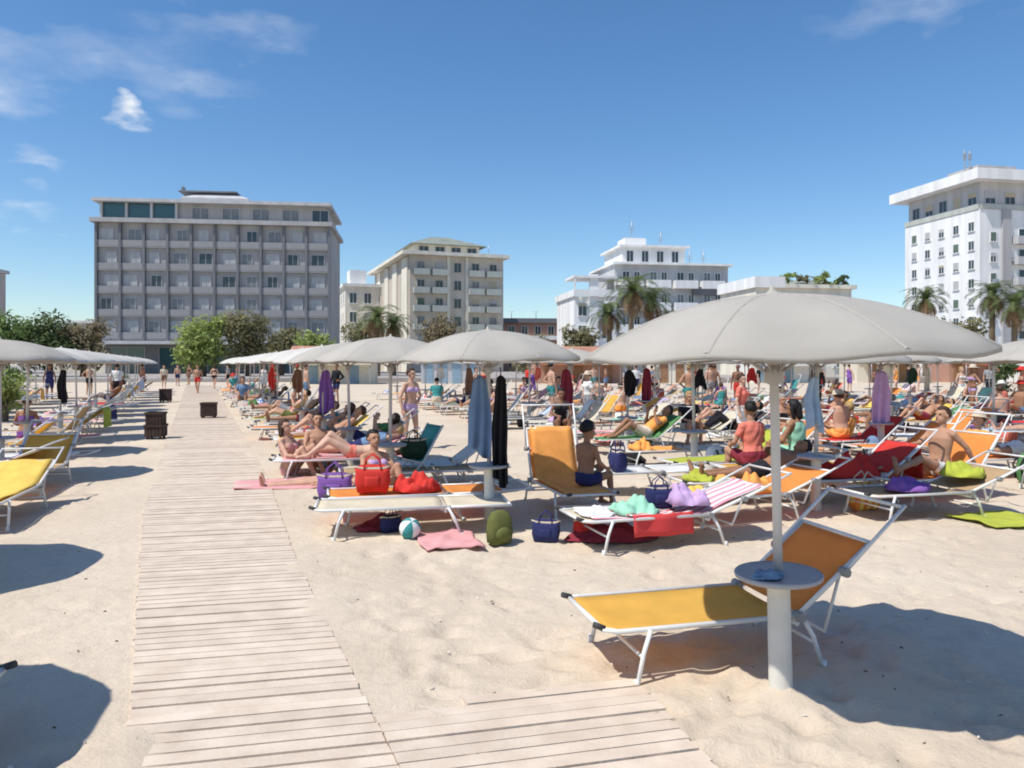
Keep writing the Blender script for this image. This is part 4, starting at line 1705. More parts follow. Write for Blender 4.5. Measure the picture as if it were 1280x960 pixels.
def build_body(ps):
    mb = MB()
    bones = []      # (name, a, b, ra, rb)

    def cap(nm, a, b, ra, rb, n=10):
        capsule(mb, a, b, ra, rb, n)
        bones.append((nm, Vector(a), Vector(b), ra, rb))
    P, U, F, Sd = ps.pel, ps.up, ps.front, ps.side
    fem = ps.female
    sw = .155 if fem else .175
    # torso cross sections: along, half width, half depth, forward shift
    secs = [(-.10, .09, .075, 0), (-.05, .155 if fem else .145, .105, -.01), (.03, .172 if fem else .155, .112, -.008), (.16, .128 if fem else .142, .092, .004), (.28, .145 if fem else .162, .105, .008),
            (.38, .155 if fem else .175, .105, .004), (.45, .135 if fem else .160, .082, -.006), (.505, .07, .06, -.008)]
    n = 20
    vs = []
    for z, hw, hd, fo in secs:
        c = P + U * z + F * fo
        for j in range(n):
            a = 2 * math.pi * j / n
            vs.append(c + Sd * hw * math.cos(a) + F * hd * math.sin(a))
    fs = [(i * n + j, i * n + (j + 1) % n, (i + 1) * n + (j + 1) % n, (i + 1) * n + j) for i in range(len(secs) - 1) for j in range(n)]
    fs += [tuple(range(n))[::-1], tuple((len(secs) - 1) * n + j for j in range(n))]
    mb.add(vs, fs, 0, True)
    bones += [('hips', P - U * .06, P + U * .06, .13, .13), ('belly', P + U * .06, P + U * .24, .12, .12), ('chest', P + U * .25, P + U * .47, .13, .12)]
    if fem:
        for s in (-1, 1):
            ellipsoid(mb, P + U * .335 + F * .085 + Sd * .075 * s, (Sd, F, U), (.062, .055, .062))
    neck0, neck1 = P + U * .48, P + U * .545 + ps.hup * .03
    cap('neck', neck0, neck1, .056, .050)
    hs = 1.22 if ps.child else 1.0
    hc = neck1 + ps.hup * .095 * hs + ps.face * .012
    HU, HF = ps.hup, ps.face
    HS = HU.cross(HF).normalized()
    ax = (HS, HF, HU)
    ellipsoid(mb, hc + HU * .022 * hs - HF * .012 * hs, ax, (.076 * hs, .094 * hs, .092 * hs), 18)
    ellipsoid(mb, hc - HU * .045 * hs + HF * .022 * hs, ax, (.058 * hs, .064 * hs, .068 * hs), 16)
    capsule(mb, hc + HU * .005 * hs + HF * .085 * hs, hc - HU * .026 * hs + HF * .101 * hs, .009 * hs, .014 * hs, 8)
    capsule(mb, hc + HU * .028 * hs + HF * .076 * hs - HS * .035 * hs, hc + HU * .028 * hs + HF * .076 * hs + HS * .035 * hs, .013 * hs, .013 * hs, 8)
    capsule(mb, hc - HU * .058 * hs + HF * .080 * hs - HS * .018 * hs, hc - HU * .058 * hs + HF * .080 * hs + HS * .018 * hs, .009 * hs, .009 * hs, 8)
    ellipsoid(mb, hc - HU * .088 * hs + HF * .066 * hs, ax, (.026 * hs, .020 * hs, .020 * hs), 10)
    for s in (-1, 1):
        ellipsoid(mb, hc + HS * .078 * hs * s - HF * .005, ax, (.012 * hs, .022 * hs, .032 * hs), 10)
    bones.append(('head', hc, hc + HU * .03, .1 * hs, .1 * hs))
    for k in (0, 1):
        s = 1 if (ps.knee[k] - P).dot(Sd) >= 0 else -1
        if k == 1 and abs((ps.knee[0] - ps.knee[1]).dot(Sd)) < .02:
            s = -1
        hip = P + Sd * .088 * s - U * .035
        kn, an, to = ps.knee[k], ps.ank[k], ps.toe[k]
        cap('thigh', hip, kn, .088 if fem else .084, .054)
        mid = kn.lerp(an, .32)
        back = (hip + an) / 2 - kn
        cap('calf', kn, an, .050, .036)
        if back.length > .02:
            capsule(mb, kn.lerp(an, .12) , mid + back.normalized() * .012, .045, .052)
        cap('foot', an + (an - kn).normalized() * .02, to, .040, .026)
        heel = an - (to - an).normalized() * .04 + (an - kn).normalized() * .035
        capsule(mb, heel, to, .034, .022)
        fd = (to - an).normalized()
        sd = fd.cross((an - kn).normalized())
        if sd.length > .1:
            sd.normalize()
            for t in range(5):
                b0 = to + sd * (.016 * (t - 2)) + fd * .01
                capsule(mb, b0, b0 + fd * (.028 - .003 * abs(t - 1)), .010, .009, 6)
    for k in (0, 1):
        e, w, f = ps.elb[k], ps.wri[k], ps.fing[k]
        s = 1 if (e - P).dot(Sd) >= 0 else -1
        sh = P + U * .435 + Sd * sw * s
        capsule(mb, sh, P + U * .46 + Sd * .07 * s, .050, .052)
        cap('upper_arm', sh, e, .047 if not fem else .042, .036)
        capsule(mb, sh.lerp(e, .45), sh.lerp(e, .55), .044, .042)
        cap('forearm', e, w, .037, .026)
        capsule(mb, e.lerp(w, .18), e.lerp(w, .35), .040, .036)
        fd = (f - w).normalized()
        sd = fd.cross(Sd * s if abs(fd.dot(Sd)) < .85 else F)
        sd = sd.normalized()
        nrm = sd.cross(fd).normalized()
        if nrm.dot(P + U * .2 - w) < 0:
            nrm = -nrm
        pc = w + fd * .05
        ellipsoid(mb, pc, (sd, nrm, fd), (.038, .016, .052), 10)
        bones.append(('hand', w + fd * .02, w + fd * .12, .03, .02))
        for t, Lf in zip(range(4), (.066, .076, .070, .054)):
            b0 = pc + fd * .038 + sd * (.0215 * (t - 1.5))
            b1 = b0 + fd * Lf * .5 + nrm * .006
            b2 = b1 + (fd * .8 + nrm * .6).normalized() * Lf * .5
            capsule(mb, b0, b1, .0095, .009, 6)
            capsule(mb, b1, b2, .009, .008, 6)
        tb = w + fd * .025 + sd * .034
        td = (fd * .75 + sd * .55 + nrm * .25).normalized()
        capsule(mb, tb, tb + td * .035, .012, .0105, 6)
        capsule(mb, tb + td * .035, tb + td * .04 + (fd * .9 + nrm * .45).normalized() * .028, .0105, .009, 6)
    me = mb.mesh('body_shape', SKIN[0])
    o = link('body_shape', me)
    rm = o.modifiers.new('r', 'REMESH')
    rm.mode = 'VOXEL'
    rm.voxel_size = .0095
    rm.use_smooth_shade = True
    sm = o.modifiers.new('s', 'SMOOTH')
    sm.factor = .5
    sm.iterations = 2
    dg = bpy.context.evaluated_depsgraph_get()
    out = bpy.data.meshes.new_from_object(o.evaluated_get(dg))
    bpy.data.objects.remove(o)
    bpy.data.meshes.remove(me)
    out.name = 'person'
    # which bone each vertex belongs to
    N = len(out.vertices)
    co = np.empty(N * 3); out.vertices.foreach_get('co', co); co = co.reshape(-1, 3)
    no = np.empty(N * 3); out.vertices.foreach_get('normal', no); no = no.reshape(-1, 3)
    best = np.full(N, 1e9); bi = np.zeros(N, int); bt = np.zeros(N)
    for i, (nm, a, b, ra, rb) in enumerate(bones):
        a_, b_ = np.array(a), np.array(b)
        d = b_ - a_
        t = np.clip(((co - a_) @ d) / max(1e-9, d @ d), 0, 1)
        q = np.linalg.norm(co - (a_ + t[:, None] * d), axis=1) - (ra + (rb - ra) * t)
        m_ = q < best
        best[m_], bi[m_], bt[m_] = q[m_], i, t[m_]
    along = (co - np.array(P)) @ np.array(U)
    headrel = co - np.array(hc)
    hu, hf, hsd = headrel @ np.array(HU), headrel @ np.array(HF), headrel @ np.array(HS)
    names = np.array([b[0] for b in bones])[bi]
    polys = [tuple(p.vertices) for p in out.polygons]
    for nm, m_ in (('eye', EYEM), ('lip', LIPM)):
        out.materials.append(m_)
    if out.materials[0] is None:
        out.materials[0] = SKIN[0]
    eye = (names == 'head') & (hf > .05) & (np.abs(hu - .008 * hs) < .0095 * hs) & (np.abs(np.abs(hsd) - .031 * hs) < .015 * hs)
    lip = (names == 'head') & (hf > .06) & (np.abs(hu + .058 * hs) < .009 * hs) & (np.abs(hsd) < .023 * hs)
    for p in out.polygons:
        p.use_smooth = True
        if all(eye[v] for v in p.vertices):
            p.material_index = 1
        elif all(lip[v] for v in p.vertices):
            p.material_index = 2
    return dict(me=out, co=co, no=no, names=names, t=bt, along=along, hu=hu, hf=hf, hs=hsd, polys=polys, hsz=hs, hc=hc, HU=HU, HF=HF, HS=HS, P=P, U=U, F=F, garments={})


def garment_mask(B, kind):
    nm, t, al = B['names'], B['t'], B['along']
    tor = np.isin(nm, ['hips', 'belly', 'chest', 'neck'])
    if kind == 'trunks':
        return ((nm == 'hips') & (al < .075)) | ((nm == 'belly') & (al < .075)) | ((nm == 'thigh') & (t < .50))
    if kind == 'briefs':
        return ((nm == 'hips') & (al < .05)) | ((nm == 'thigh') & (t < .12) & (al < .05))
    if kind == 'bikini_top':
        return tor & (al > .285) & (al < .385)
    if kind == 'swimsuit':
        return (tor & (al < .40)) | ((nm == 'thigh') & (t < .10))
    if kind == 'shirt':
        return (tor & (al > -.03) & (al < .495) & (nm != 'neck')) | ((nm == 'upper_arm') & (t < .62))
    if kind == 'long_shirt':
        return (tor & (al > -.08) & (al < .495) & (nm != 'neck')) | (nm == 'upper_arm') | ((nm == 'forearm') & (t < .9)) | ((nm == 'thigh') & (t < .15))
    if kind == 'dress':
        return (tor & (al < .46) & (nm != 'neck')) | ((nm == 'thigh') & (t < .85))
    if kind == 'trousers':
        return ((nm == 'hips') & (al < .09)) | ((nm == 'belly') & (al < .09)) | (nm == 'thigh') | ((nm == 'calf') & (t < .92))
    if kind == 'shorts':
        return ((nm == 'hips') & (al < .085)) | ((nm == 'belly') & (al < .085)) | ((nm == 'thigh') & (t < .72))


def garment(B, kind):
    if kind in B['garments']:
        return B['garments'][kind]
    m_ = garment_mask(B, kind)
    off = {'briefs': .006, 'bikini_top': .006, 'swimsuit': .006, 'trunks': .013, 'shorts': .015, 'shirt': .013, 'long_shirt': .015, 'dress': .018, 'trousers': .014}[kind]
    idx = {}
    vs, fs = [], []
    co, no = B['co'], B['no']
    for p in B['polys']:
        if all(m_[v] for v in p):
            f = []
            for v in p:
                if v not in idx:
                    idx[v] = len(vs)
                    q = co[v] + no[v] * off
                    vs.append(tuple(q + no[v] * .004 * math.sin(q[0] * 60 + q[2] * 45 + q[1] * 50)))
                f.append(idx[v])
            fs.append(f)
    mb = MB()
    mb.add(vs, fs, 0, True)
    B['garments'][kind] = mb.mesh(kind, CLOTH['white'])
    return B['garments'][kind]


def hair_mesh(B, kind):
    k = 'hair_' + kind
    if k in B['garments']:
        return B['garments'][k]
    hc, HU, HF, HS, hs = B['hc'], B['HU'], B['HF'], B['HS'], B['hsz']
    mb = MB()
    t = MB()
    t.ball((0, 0, 0), 1, 26, 18)
    vs = []
    for p in t.v:
        x, y, z = p                     # side, forward, up
        r = 1.0 + .07 * noise.noise(Vector(p) * 3.1) + .05 * noise.noise(Vector(p) * 7.3)
        f = max(0, min(1, (y - .12) / .35)) * max(0, min(1, (.62 + .2 * abs(x) - z) / .35))
        r *= 1 - .30 * f
        if kind != 'long':
            r *= 1 - .34 * max(0, min(1, (-.12 - max(0, -y) * .42 - z) / .30))
        vs.append(hc + HU * (.022 * hs + z * .108 * hs * r) + HF * (-.014 * hs + y * .109 * hs * r) + HS * (x * .092 * hs * r))
    mb.add(vs, t.f, 0, True)
    if kind == 'long':
        a = hc - HF * .07 * hs
        capsule(mb, a + HU * .02, a - HU * .13 * hs - HF * .02, .062 * hs, .045 * hs, 12)
        for s in (-1, 1):
            capsule(mb, hc + HS * s * .068 * hs - HF * .02, hc + HS * s * .075 * hs - HU * .13 * hs - HF * .03, .030 * hs, .024 * hs, 10)
    if kind == 'bun':
        ellipsoid(mb, hc + HU * .09 * hs - HF * .08 * hs, (HS, HF, HU), (.042, .042, .042), 12)
    B['garments'][k] = mb.mesh('hair', HAIR['brown'])
    return B['garments'][k]


def hat_mesh(B):
    if 'hat' in B['garments']:
        return B['garments']['hat']
    hc, HU, HF, HS, hs = B['hc'], B['HU'], B['HF'], B['HS'], B['hsz']
    t = MB()
    t.lathe([(.001, .155), (.06, .15), (.088, .125), (.104, .07), (.108, .055), (.20, .045), (.202, .038), (.10, .046), (.09, .05)], 24)
    mb = MB()
    mb.add([hc + HS * p[0] * hs + HF * (p[1] * 1.08 - .012) * hs + HU * p[2] * hs for p in t.v], t.f, 0, True)
    B['garments']['hat'] = mb.mesh('sun_hat', CLOTH['white'])
    return B['garments']['hat']


def mk(p):
    return [Vector(p), Vector((-p[0], p[1], p[2]))]


def lie(theta, fem, bent=.0, arms='side', prone=False):
    """lying on a lounger whose hinge is the origin, feet towards -y"""
    up = (0, math.cos(theta), math.sin(theta))
    fr = Vector((0, -math.sin(theta), math.cos(theta)))
    if prone:
        fr = -fr
    z0 = LZ + .095
    pel = Vector((0, -.12, z0 - .004))
    U = Vector(up)
    kz = z0 - .02 + bent
    knee = [(.095, -.55 + bent * .25, kz), (-.10, -.55 + bent * .45, kz + bent * .35)]
    ank = [(.10, -.97 + bent * .75, z0 - .035), (-.11, -.97 + bent * .95, z0 - .04)]
    if prone:
        toe = [(a[0], a[1] - .13, a[2] - .02) for a in ank]
    elif bent > .1:
        toe = [(a[0] * 1.1, a[1] - .15, a[2] - .02) for a in ank]
    else:
        toe = [(a[0] * 1.5, a[1] - .05, a[2] + .14) for a in ank]
    N = fr if not prone else -fr
    sh = pel + U * .435
    if prone:
        elb = [sh + Vector((.30, 0, 0)) + U * .12 - N * .04, sh + Vector((-.30, 0, 0)) + U * .10 - N * .04]
        wri = [pel + U * .70 + Vector((.10, 0, 0)) - N * .055, pel + U * .66 + Vector((-.11, 0, 0)) - N * .055]
        fing = [wri[0] + Vector((-.08, .02, 0)), wri[1] + Vector((.08, .03, 0))]
        face = Vector((.8, 0, -.35))
        return Pose(pel, up, fr, knee, ank, toe, elb, wri, fing, face=face, female=fem)
    if arms == 'side':
        elb = [pel + U * .20 + Vector((.235, 0, 0)) - N * .03, pel + U * .20 + Vector((-.235, 0, 0)) - N * .03]
        wri = [pel - U * .04 + Vector((.235, -.02, 0)) - N * .02, pel + U * .14 + Vector((-.10, 0, 0)) + N * .125]
        fing = [wri[0] - U * .1, wri[1] + Vector((.09, .0, -.01))]
    elif arms == 'book':
        elb = [pel + U * .24 + Vector((.23, 0, 0)) + N * .06, pel + U * .24 + Vector((-.23, 0, 0)) + N * .06]
        wri = [pel + U * .36 + Vector((.12, 0, 0)) + N * .25, pel + U * .36 + Vector((-.12, 0, 0)) + N * .25]
        fing = [wri[0] + U * .08 + N * .03, wri[1] + U * .08 + N * .03]
    else:      # behind the head
        elb = [sh + Vector((.30, 0, 0)) + U * .10, sh + Vector((-.30, 0, 0)) + U * .10]
        wri = [pel + U * .66 + Vector((.09, 0, 0)) - N * .045, pel + U * .66 + Vector((-.09, 0, 0)) - N * .045]
        fing = [wri[0] + Vector((-.08, 0, 0)), wri[1] + Vector((.08, 0, 0))]
    hu = (U + Vector((0, -.12, .22))) if theta > .1 else U
    return Pose(pel, up, fr, knee, ank, toe, elb, wri, fing, headup=hu, female=fem)


def pose_by_name(nm, fem):
    f = fem
    if nm == 'stand':
        return Pose((0, 0, .905), (0, 0, 1), (0, -1, 0), mk((.10, -.02, .48)), mk((.105, .015, .075)), mk((.125, -.14, .03)),
                    mk((.245, .02, 1.08)), [(.25, -.07, .84), (-.25, -.05, .84)], [(.245, -.09, .74), (-.245, -.07, .74)], female=f)
    if nm == 'stand_hip':
        return Pose((0.02, 0, .905), (.02, 0, 1), (0, -1, 0), [(.12, -.06, .49), (-.10, 0, .48)], [(.15, -.03, .075), (-.10, .015, .075)], [(.19, -.17, .03), (-.12, -.14, .03)],
                    [(.36, .08, 1.12), (-.245, .02, 1.08)], [(.20, -.03, .98), (-.25, -.06, .84)], [(.13, -.09, .95), (-.245, -.08, .74)], face=(.3, -1, 0), female=f)
    if nm == 'walk':
        return Pose((0, 0, .895), (0, -.04, 1), (0, -1, 0), [(.09, -.20, .50), (-.09, .02, .47)], [(.09, -.26, .08), (-.09, .33, .16)], [(.10, -.41, .06), (-.10, .24, .04)],
                    [(.225, .13, 1.10), (-.225, -.10, 1.09)], [(.225, .10, .86), (-.215, -.26, .90)], [(.22, .06, .77), (-.20, -.34, .84)], female=f)
    if nm == 'carry':      # one hand raised to the head, shading the eyes
        return Pose((0, 0, .905), (0, 0, 1), (0, -1, 0), mk((.10, -.02, .48)), mk((.11, .015, .075)), mk((.13, -.14, .03)),
                    [(.36, -.12, 1.36), (-.245, .02, 1.08)], [(.17, -.20, 1.56), (-.25, -.05, .84)], [(.06, -.19, 1.62), (-.245, -.07, .74)], female=f)
    if nm == 'sit_edge':
        return Pose((0, .02, .400), (0, -.12, 1), (0, -1, 0), [(.12, -.39, .47), (-.14, -.38, .46)], [(.12, -.38, .075), (-.15, -.30, .075)], [(.14, -.53, .03), (-.18, -.45, .03)],
                    [(.24, -.10, .62), (-.25, -.08, .62)], [(.14, -.31, .55), (-.15, -.28, .55)], [(.11, -.40, .54), (-.13, -.37, .54)], female=f)
    if nm == 'long_sit':
        return Pose((0, -.25, LZ + .095), (0, .10, 1), (0, -1, .1), [(.10, -.66, .52), (-.11, -.62, .60)], [(.11, -1.06, .40), (-.12, -.95, .40)], [(.13, -1.13, .53), (-.13, -1.10, .39)],
                    [(.25, -.08, .66), (-.24, -.34, .66)], [(.26, .06, .44), (-.15, -.56, .67)], [(.27, .10, .37), (-.12, -.65, .66)], female=f)
    if nm == 'sit_sand':
        return Pose((0, 0, .115), (0, .14, 1), (0, -1, .1), [(.12, -.36, .46), (-.13, -.34, .45)], [(.11, -.56, .09), (-.12, -.54, .09)], [(.12, -.70, .03), (-.13, -.68, .03)],
                    [(.24, -.14, .34), (-.24, -.13, .34)], [(.10, -.40, .33), (-.10, -.38, .30)], [(.02, -.46, .33), (-.01, -.45, .31)], female=f)
    if nm == 'supine':
        return lie(0, f, .0, 'side')
    if nm == 'supine_bent':
        return lie(0, f, .22, 'head')
    if nm == 'prone':
        return lie(0, f, .0, 'side', True)
    if nm == 'recline_low':
        return lie(THETAS['low'], f, .0, 'head')
    if nm == 'recline_mid':
        return lie(THETAS['mid'], f, .0, 'side')
    if nm == 'recline_bent':
        return lie(THETAS['mid'], f, .20, 'book')
    if nm == 'recline_high':
        return lie(THETAS['high'], f, .12, 'book')
    if nm == 'child_sit':
        return Pose((0, .02, .115), (0, -.06, 1), (0, -1, 0), [(.12, -.36, .13), (-.12, -.36, .14)], [(.12, -.42, -.27), (-.12, -.41, -.27)], [(.13, -.55, -.33), (-.13, -.54, -.33)],
                    [(.23, -.06, .34), (-.23, -.05, .34)], [(.13, -.28, .24), (-.14, -.27, .24)], [(.10, -.37, .21), (-.12, -.36, .21)], headup=(0, -.12, 1), female=False, child=True)


BODY = {}
KIND_SLOT = {'trunks': 'swim_trunks', 'briefs': 'bikini_bottom', 'bikini_top': 'bikini_top', 'swimsuit': 'swimsuit', 'shirt': 'shirt', 'long_shirt': 'long_shirt', 'dress': 'dress', 'trousers': 'trousers', 'shorts': 'shorts'}


def person(pose, fem, loc, rz, skin, hair, hairkind, clothes, label, scale=1.0, hat=None, group='people on the beach'):
    k = (pose, fem)
    if k not in BODY:
        BODY[k] = build_body(pose_by_name(pose, fem))
    B = BODY[k]
    o = link('person', B['me'], None, loc, rz)
    o.scale = (scale,) * 3
    recolour(o, SKIN[skin])
    for kind, colour in clothes:
        c = link(KIND_SLOT[kind], garment(B, kind), o)
        recolour(c, CLOTH[colour])
    if hair:
        c = link('hair', hair_mesh(B, hairkind), o)
        recolour(c, HAIR[hair])
    if hat:
        c = link('sun_hat', hat_mesh(B), o)
        recolour(c, CLOTH[hat])
    return tag(o, label, 'person', group)
# ================================================================== THE BEACH, ROW BY ROW
RZ = R(-76)              # loungers lie with their feet towards the boardwalk
VDIR = Vector((.97, .243, 0))
UDIR = Vector((-.243, .97, 0))
pr = random.Random(21)

ROWS = {
    'boardwalk row': [(1.40, 4.0), (-.24, 8.3), (-1.65, 10.4)] + [(-1.65 - 1.10 * j, 10.4 + 2.65 * j) for j in range(1, 15)],
    'second row': [(3.60, 9.1), (2.95, 12.4), (2.35, 15.7)] + [(2.35 - 1.0 * j, 15.7 + 2.8 * j) for j in range(1, 9)],
    'third row': [(7.75 - .95 * j, 11.3 + 2.85 * j) for j in range(0, 11)],
    'fourth row': [(11.0 - 1.0 * j, 17.4 + 2.85 * j) for j in range(0, 9)],
    'fifth row': [(14.4 - 1.0 * j, 23.0 + 2.85 * j) for j in range(0, 7)],
    'sixth row': [(17.8 - 1.0 * j, 28.5 + 2.85 * j) for j in range(0, 5)],
    'seventh row': [(21.6 - 1.0 * j, 34.5 + 2.85 * j) for j in range(0, 3)],
    'bin row': [(-3.82, 2.85), (-5.42, 5.8), (-7.7, 8.1), (-7.6, 11.4), (-9.1, 14.4)] + [(-9.1 - 1.15 * j, 14.4 + 2.75 * j) for j in range(1, 13)],
    'outer bin row': [(-17.3 - 1.15 * j, 24.2 + 2.75 * j) for j in range(0, 6)],
}
near_p, far_p, far_l = parasol_proto(), None, None
far_p = parasol_proto_far()
far_l = parasol_proto_far(tone=CANOPY_LIGHT)
used = {id(near_p): False, id(far_p): False, id(far_l): False}
SPECIAL = {
    ('boardwalk row', 0): 'big grey-beige dome parasol over the empty yellow lounger, table on its post',
    ('boardwalk row', 1): 'dome parasol with blue towel and black garment hanging from its pole',
    ('boardwalk row', 2): 'dome parasol over the red bag, just beyond the towel-hung parasol',
    ('second row', 0): 'dome parasol shading the red and lime towels and the seated people',
    ('bin row', 2): 'dome parasol beside the long yellow lounger facing the camera',
}
spots = []
for rname, pts in ROWS.items():
    for i, (x, y) in enumerate(pts):
        proto = near_p if y < 12.5 else (far_l if ('bin' in rname or (rname == 'boardwalk row' and i > 3)) else far_p)
        o = copy_tree(proto) if used[id(proto)] else proto
        used[id(proto)] = True
        jx, jy = (0, 0) if y < 16 else (pr.uniform(-.12, .12), pr.uniform(-.12, .12))
        o.location = (x + jx, y + jy, 0)
        o.rotation_euler = (R(pr.uniform(-1.2, 1.2)), R(pr.uniform(-1.2, 1.2)), pr.uniform(0, .7))
        if (rname, i) == ('boardwalk row', 0):
            o.rotation_euler = (R(.3), R(-1.5), R(11))
        tone = 'pale' if proto is far_l else 'taupe'
        lab = SPECIAL.get((rname, i), '%s dome parasol, %s from the camera in the %s' % (tone, ORD[i], rname))
        tag(o, lab, 'parasol', 'dome parasols in rows on the sand')
        spots.append((rname, i, Vector((x + jx, y + jy, 0))))

# hair, clothes and the words for them
POSEWORD = {'supine': 'lying on the back', 'supine_bent': 'lying with bent knees', 'prone': 'lying face down', 'recline_low': 'reclining, hands behind head', 'recline_mid': 'reclining', 'recline_bent': 'reclining with raised knees',
            'recline_high': 'sitting back with knees up', 'sit_edge': 'sitting on the edge', 'long_sit': 'sitting with stretched legs', 'stand': 'standing', 'stand_hip': 'standing, hand on hip', 'walk': 'walking', 'carry': 'shading the eyes', 'sit_sand': 'sitting on the sand'}
MC = ['navy', 'blue', 'red', 'black', 'teal', 'orange', 'white', 'green', 'maroon', 'grey', 'olive']
FC = ['black', 'red', 'coral', 'navy', 'purple', 'white', 'pink', 'teal', 'lilac', 'orange', 'green', 'lime']
LABELS = {}


def uniq(l):
    LABELS[l] = LABELS.get(l, 0) + 1
    return l


def rand_outfit(fem, rr, dressed=.25):
    if rr.random() < dressed:
        c = rr.choice(FC if fem else MC)
        if fem and rr.random() < .5:
            return [('dress', c)], c + ' dress'
        c2 = rr.choice(['navy', 'black', 'beige', 'grey', 'white'])
        return [('shirt', c), ('shorts', c2)], c + ' shirt'
    if fem:
        c = rr.choice(FC)
        if rr.random() < .35:
            return [('swimsuit', c)], c + ' swimsuit'
        return [('briefs', c), ('bikini_top', c)], c + ' bikini'
    c = rr.choice(MC)
    return [('trunks', c)], c + ' trunks'


def rand_person(pose, loc, rz, where, rr, dressed=.25):
    fem = rr.random() < .5
    cl, txt = rand_outfit(fem, rr, dressed)
    hair = rr.choices(['black', 'brown', 'blond', 'grey'], [4, 5, 2, 2])[0]
    hk = rr.choice(['long', 'bun', 'short']) if fem else 'short'
    hat = rr.choice(['white', 'beige', 'red', None, None, None, None, None])
    if pose in ('supine', 'prone', 'supine_bent') or pose.startswith('recline'):
        hat = None
    lab = 'person in %s %s %s' % (txt, POSEWORD[pose].split(',')[0], where)
    k = 1
    o = person(pose, fem, loc, rz, rr.choices(range(5), [4, 5, 3, 2, 1])[0], hair, hk, cl, uniq(lab), rr.uniform(.93, 1.05) * (.95 if fem else 1.02), hat)
    return o


KPOSE = {'flat': ['supine', 'supine_bent', 'prone', 'prone'], 'low': ['recline_low'], 'mid': ['recline_mid', 'recline_bent'], 'high': ['recline_high'], 'upright': ['long_sit']}
KWORD = {'flat': 'flat', 'low': 'low-backed', 'mid': 'half-raised', 'high': 'high-backed', 'upright': 'upright-backed'}
TC = ['white', 'pink', 'red', 'navy', 'blue', 'sky blue', 'mint green', 'green', 'lime', 'yellow', 'orange', 'purple', 'lilac', 'coral', 'beige', 'teal', 'grey', 'white and pink striped', 'blue and white striped', 'red and white striped', 'orange and yellow striped']


def local(hinge, rz, p):
    c, s = math.cos(rz), math.sin(rz)
    return Vector((hinge.x + p[0] * c - p[1] * s, hinge.y + p[0] * s + p[1] * c, p[2]))


def bed(hinge, rz, kind, fab, where, rr, occ, tow, far=False, hoop=True):
    lab = '%s %s lounger %s' % (fab, KWORD[kind], where)
    lounger(kind, fab, hinge, rz, uniq(lab), hoop, far=far)
    q = rr.random()
    if q < occ:
        if rr.random() < .22:
            sgn = rr.choice((-1, 1))
            loc = local(hinge, rz, (sgn * .14, -.62, 0))
            rand_person('sit_edge', loc, rz + R(90) * sgn, where, rr, .35)
        else:
            rand_person(rr.choice(KPOSE[kind]), hinge + Vector((0, 0, 0)), rz, where, rr, .12)
        if rr.random() < .5:
            c = rr.choice(TC)
            towel(kind, 'full', rr.randint(0, 2), c, hinge, rz, uniq('%s towel under the sunbather %s' % (c, where)))
    elif q < occ + tow:
        c = rr.choice(TC)
        st = rr.choice(['seat', 'side', 'full', 'over', 'over'])
        if kind == 'flat' and st == 'over':
            st = 'full'
        w = {'seat': 'spread on', 'side': 'hanging off', 'full': 'covering', 'over': 'draped over'}[st]
        towel(kind, st, rr.randint(0, 2), c, hinge, rz, uniq('%s towel %s the lounger %s' % (c, w, where)))
        if (st != 'full' and not far) or rr.random() < .4:
            c = rr.choice(TC)
            v = rr.randint(0, 3)
            bundle(local(hinge, rz, (rr.uniform(-.05, .05), rr.uniform(-.95, -.4), LZ - .005)), rz, (.46, .40, .5, .42)[v], (.42, .5, .36, .6)[v], (.16, .12, .2, .10)[v], c, uniq('crumpled %s towel on lounger %s' % (c, where)), 100 + v)


BUNDLE_CACHE = {}


def bundle(loc, rz, w, l, hgt, colour, label, seed):
    """a crumpled towel: folded layers with rounded lumps"""
    key = (seed, round(w, 2), round(l, 2), round(hgt, 2))
    if key in BUNDLE_CACHE:
        o = link('crumpled_towel', BUNDLE_CACHE[key], None, loc, rz)
        recolour(o, CLOTH[colour])
        return tag(o, label, 'towel', 'crumpled towels')
    mb = MB()
    rr = random.Random(seed)
    ph = rr.uniform(0, 6)

    def fn(u, v):
        e = (math.sin(math.pi * u) * math.sin(math.pi * v)) ** .35
        z = hgt * e * (.60 + .24 * math.sin(u * 8 + ph + v * 4) + .20 * math.cos(v * 10 + ph * 2 - u * 5) + .13 * math.sin(u * 21 + v * 9 + ph) * math.cos(v * 17 - u * 6) + .07 * math.sin(v * 33 + u * 19))
        x = (u - .5) * w * (1 + .12 * math.sin(v * 9 + ph))
        y = (v - .5) * l * (1 + .12 * math.sin(u * 8 + ph))
        c = abs(2 * u - 1) * abs(2 * v - 1)
        k = 1 - .30 * c ** 1.4
        return (x * k, y * k, max(.008, z))
    mb.sheet(fn, 30, 30, .010)
    o = mb.build('crumpled_towel', CLOTH[colour], None, loc, rz)
    BUNDLE_CACHE[key] = o.data
    return tag(o, label, 'towel', 'crumpled towels')



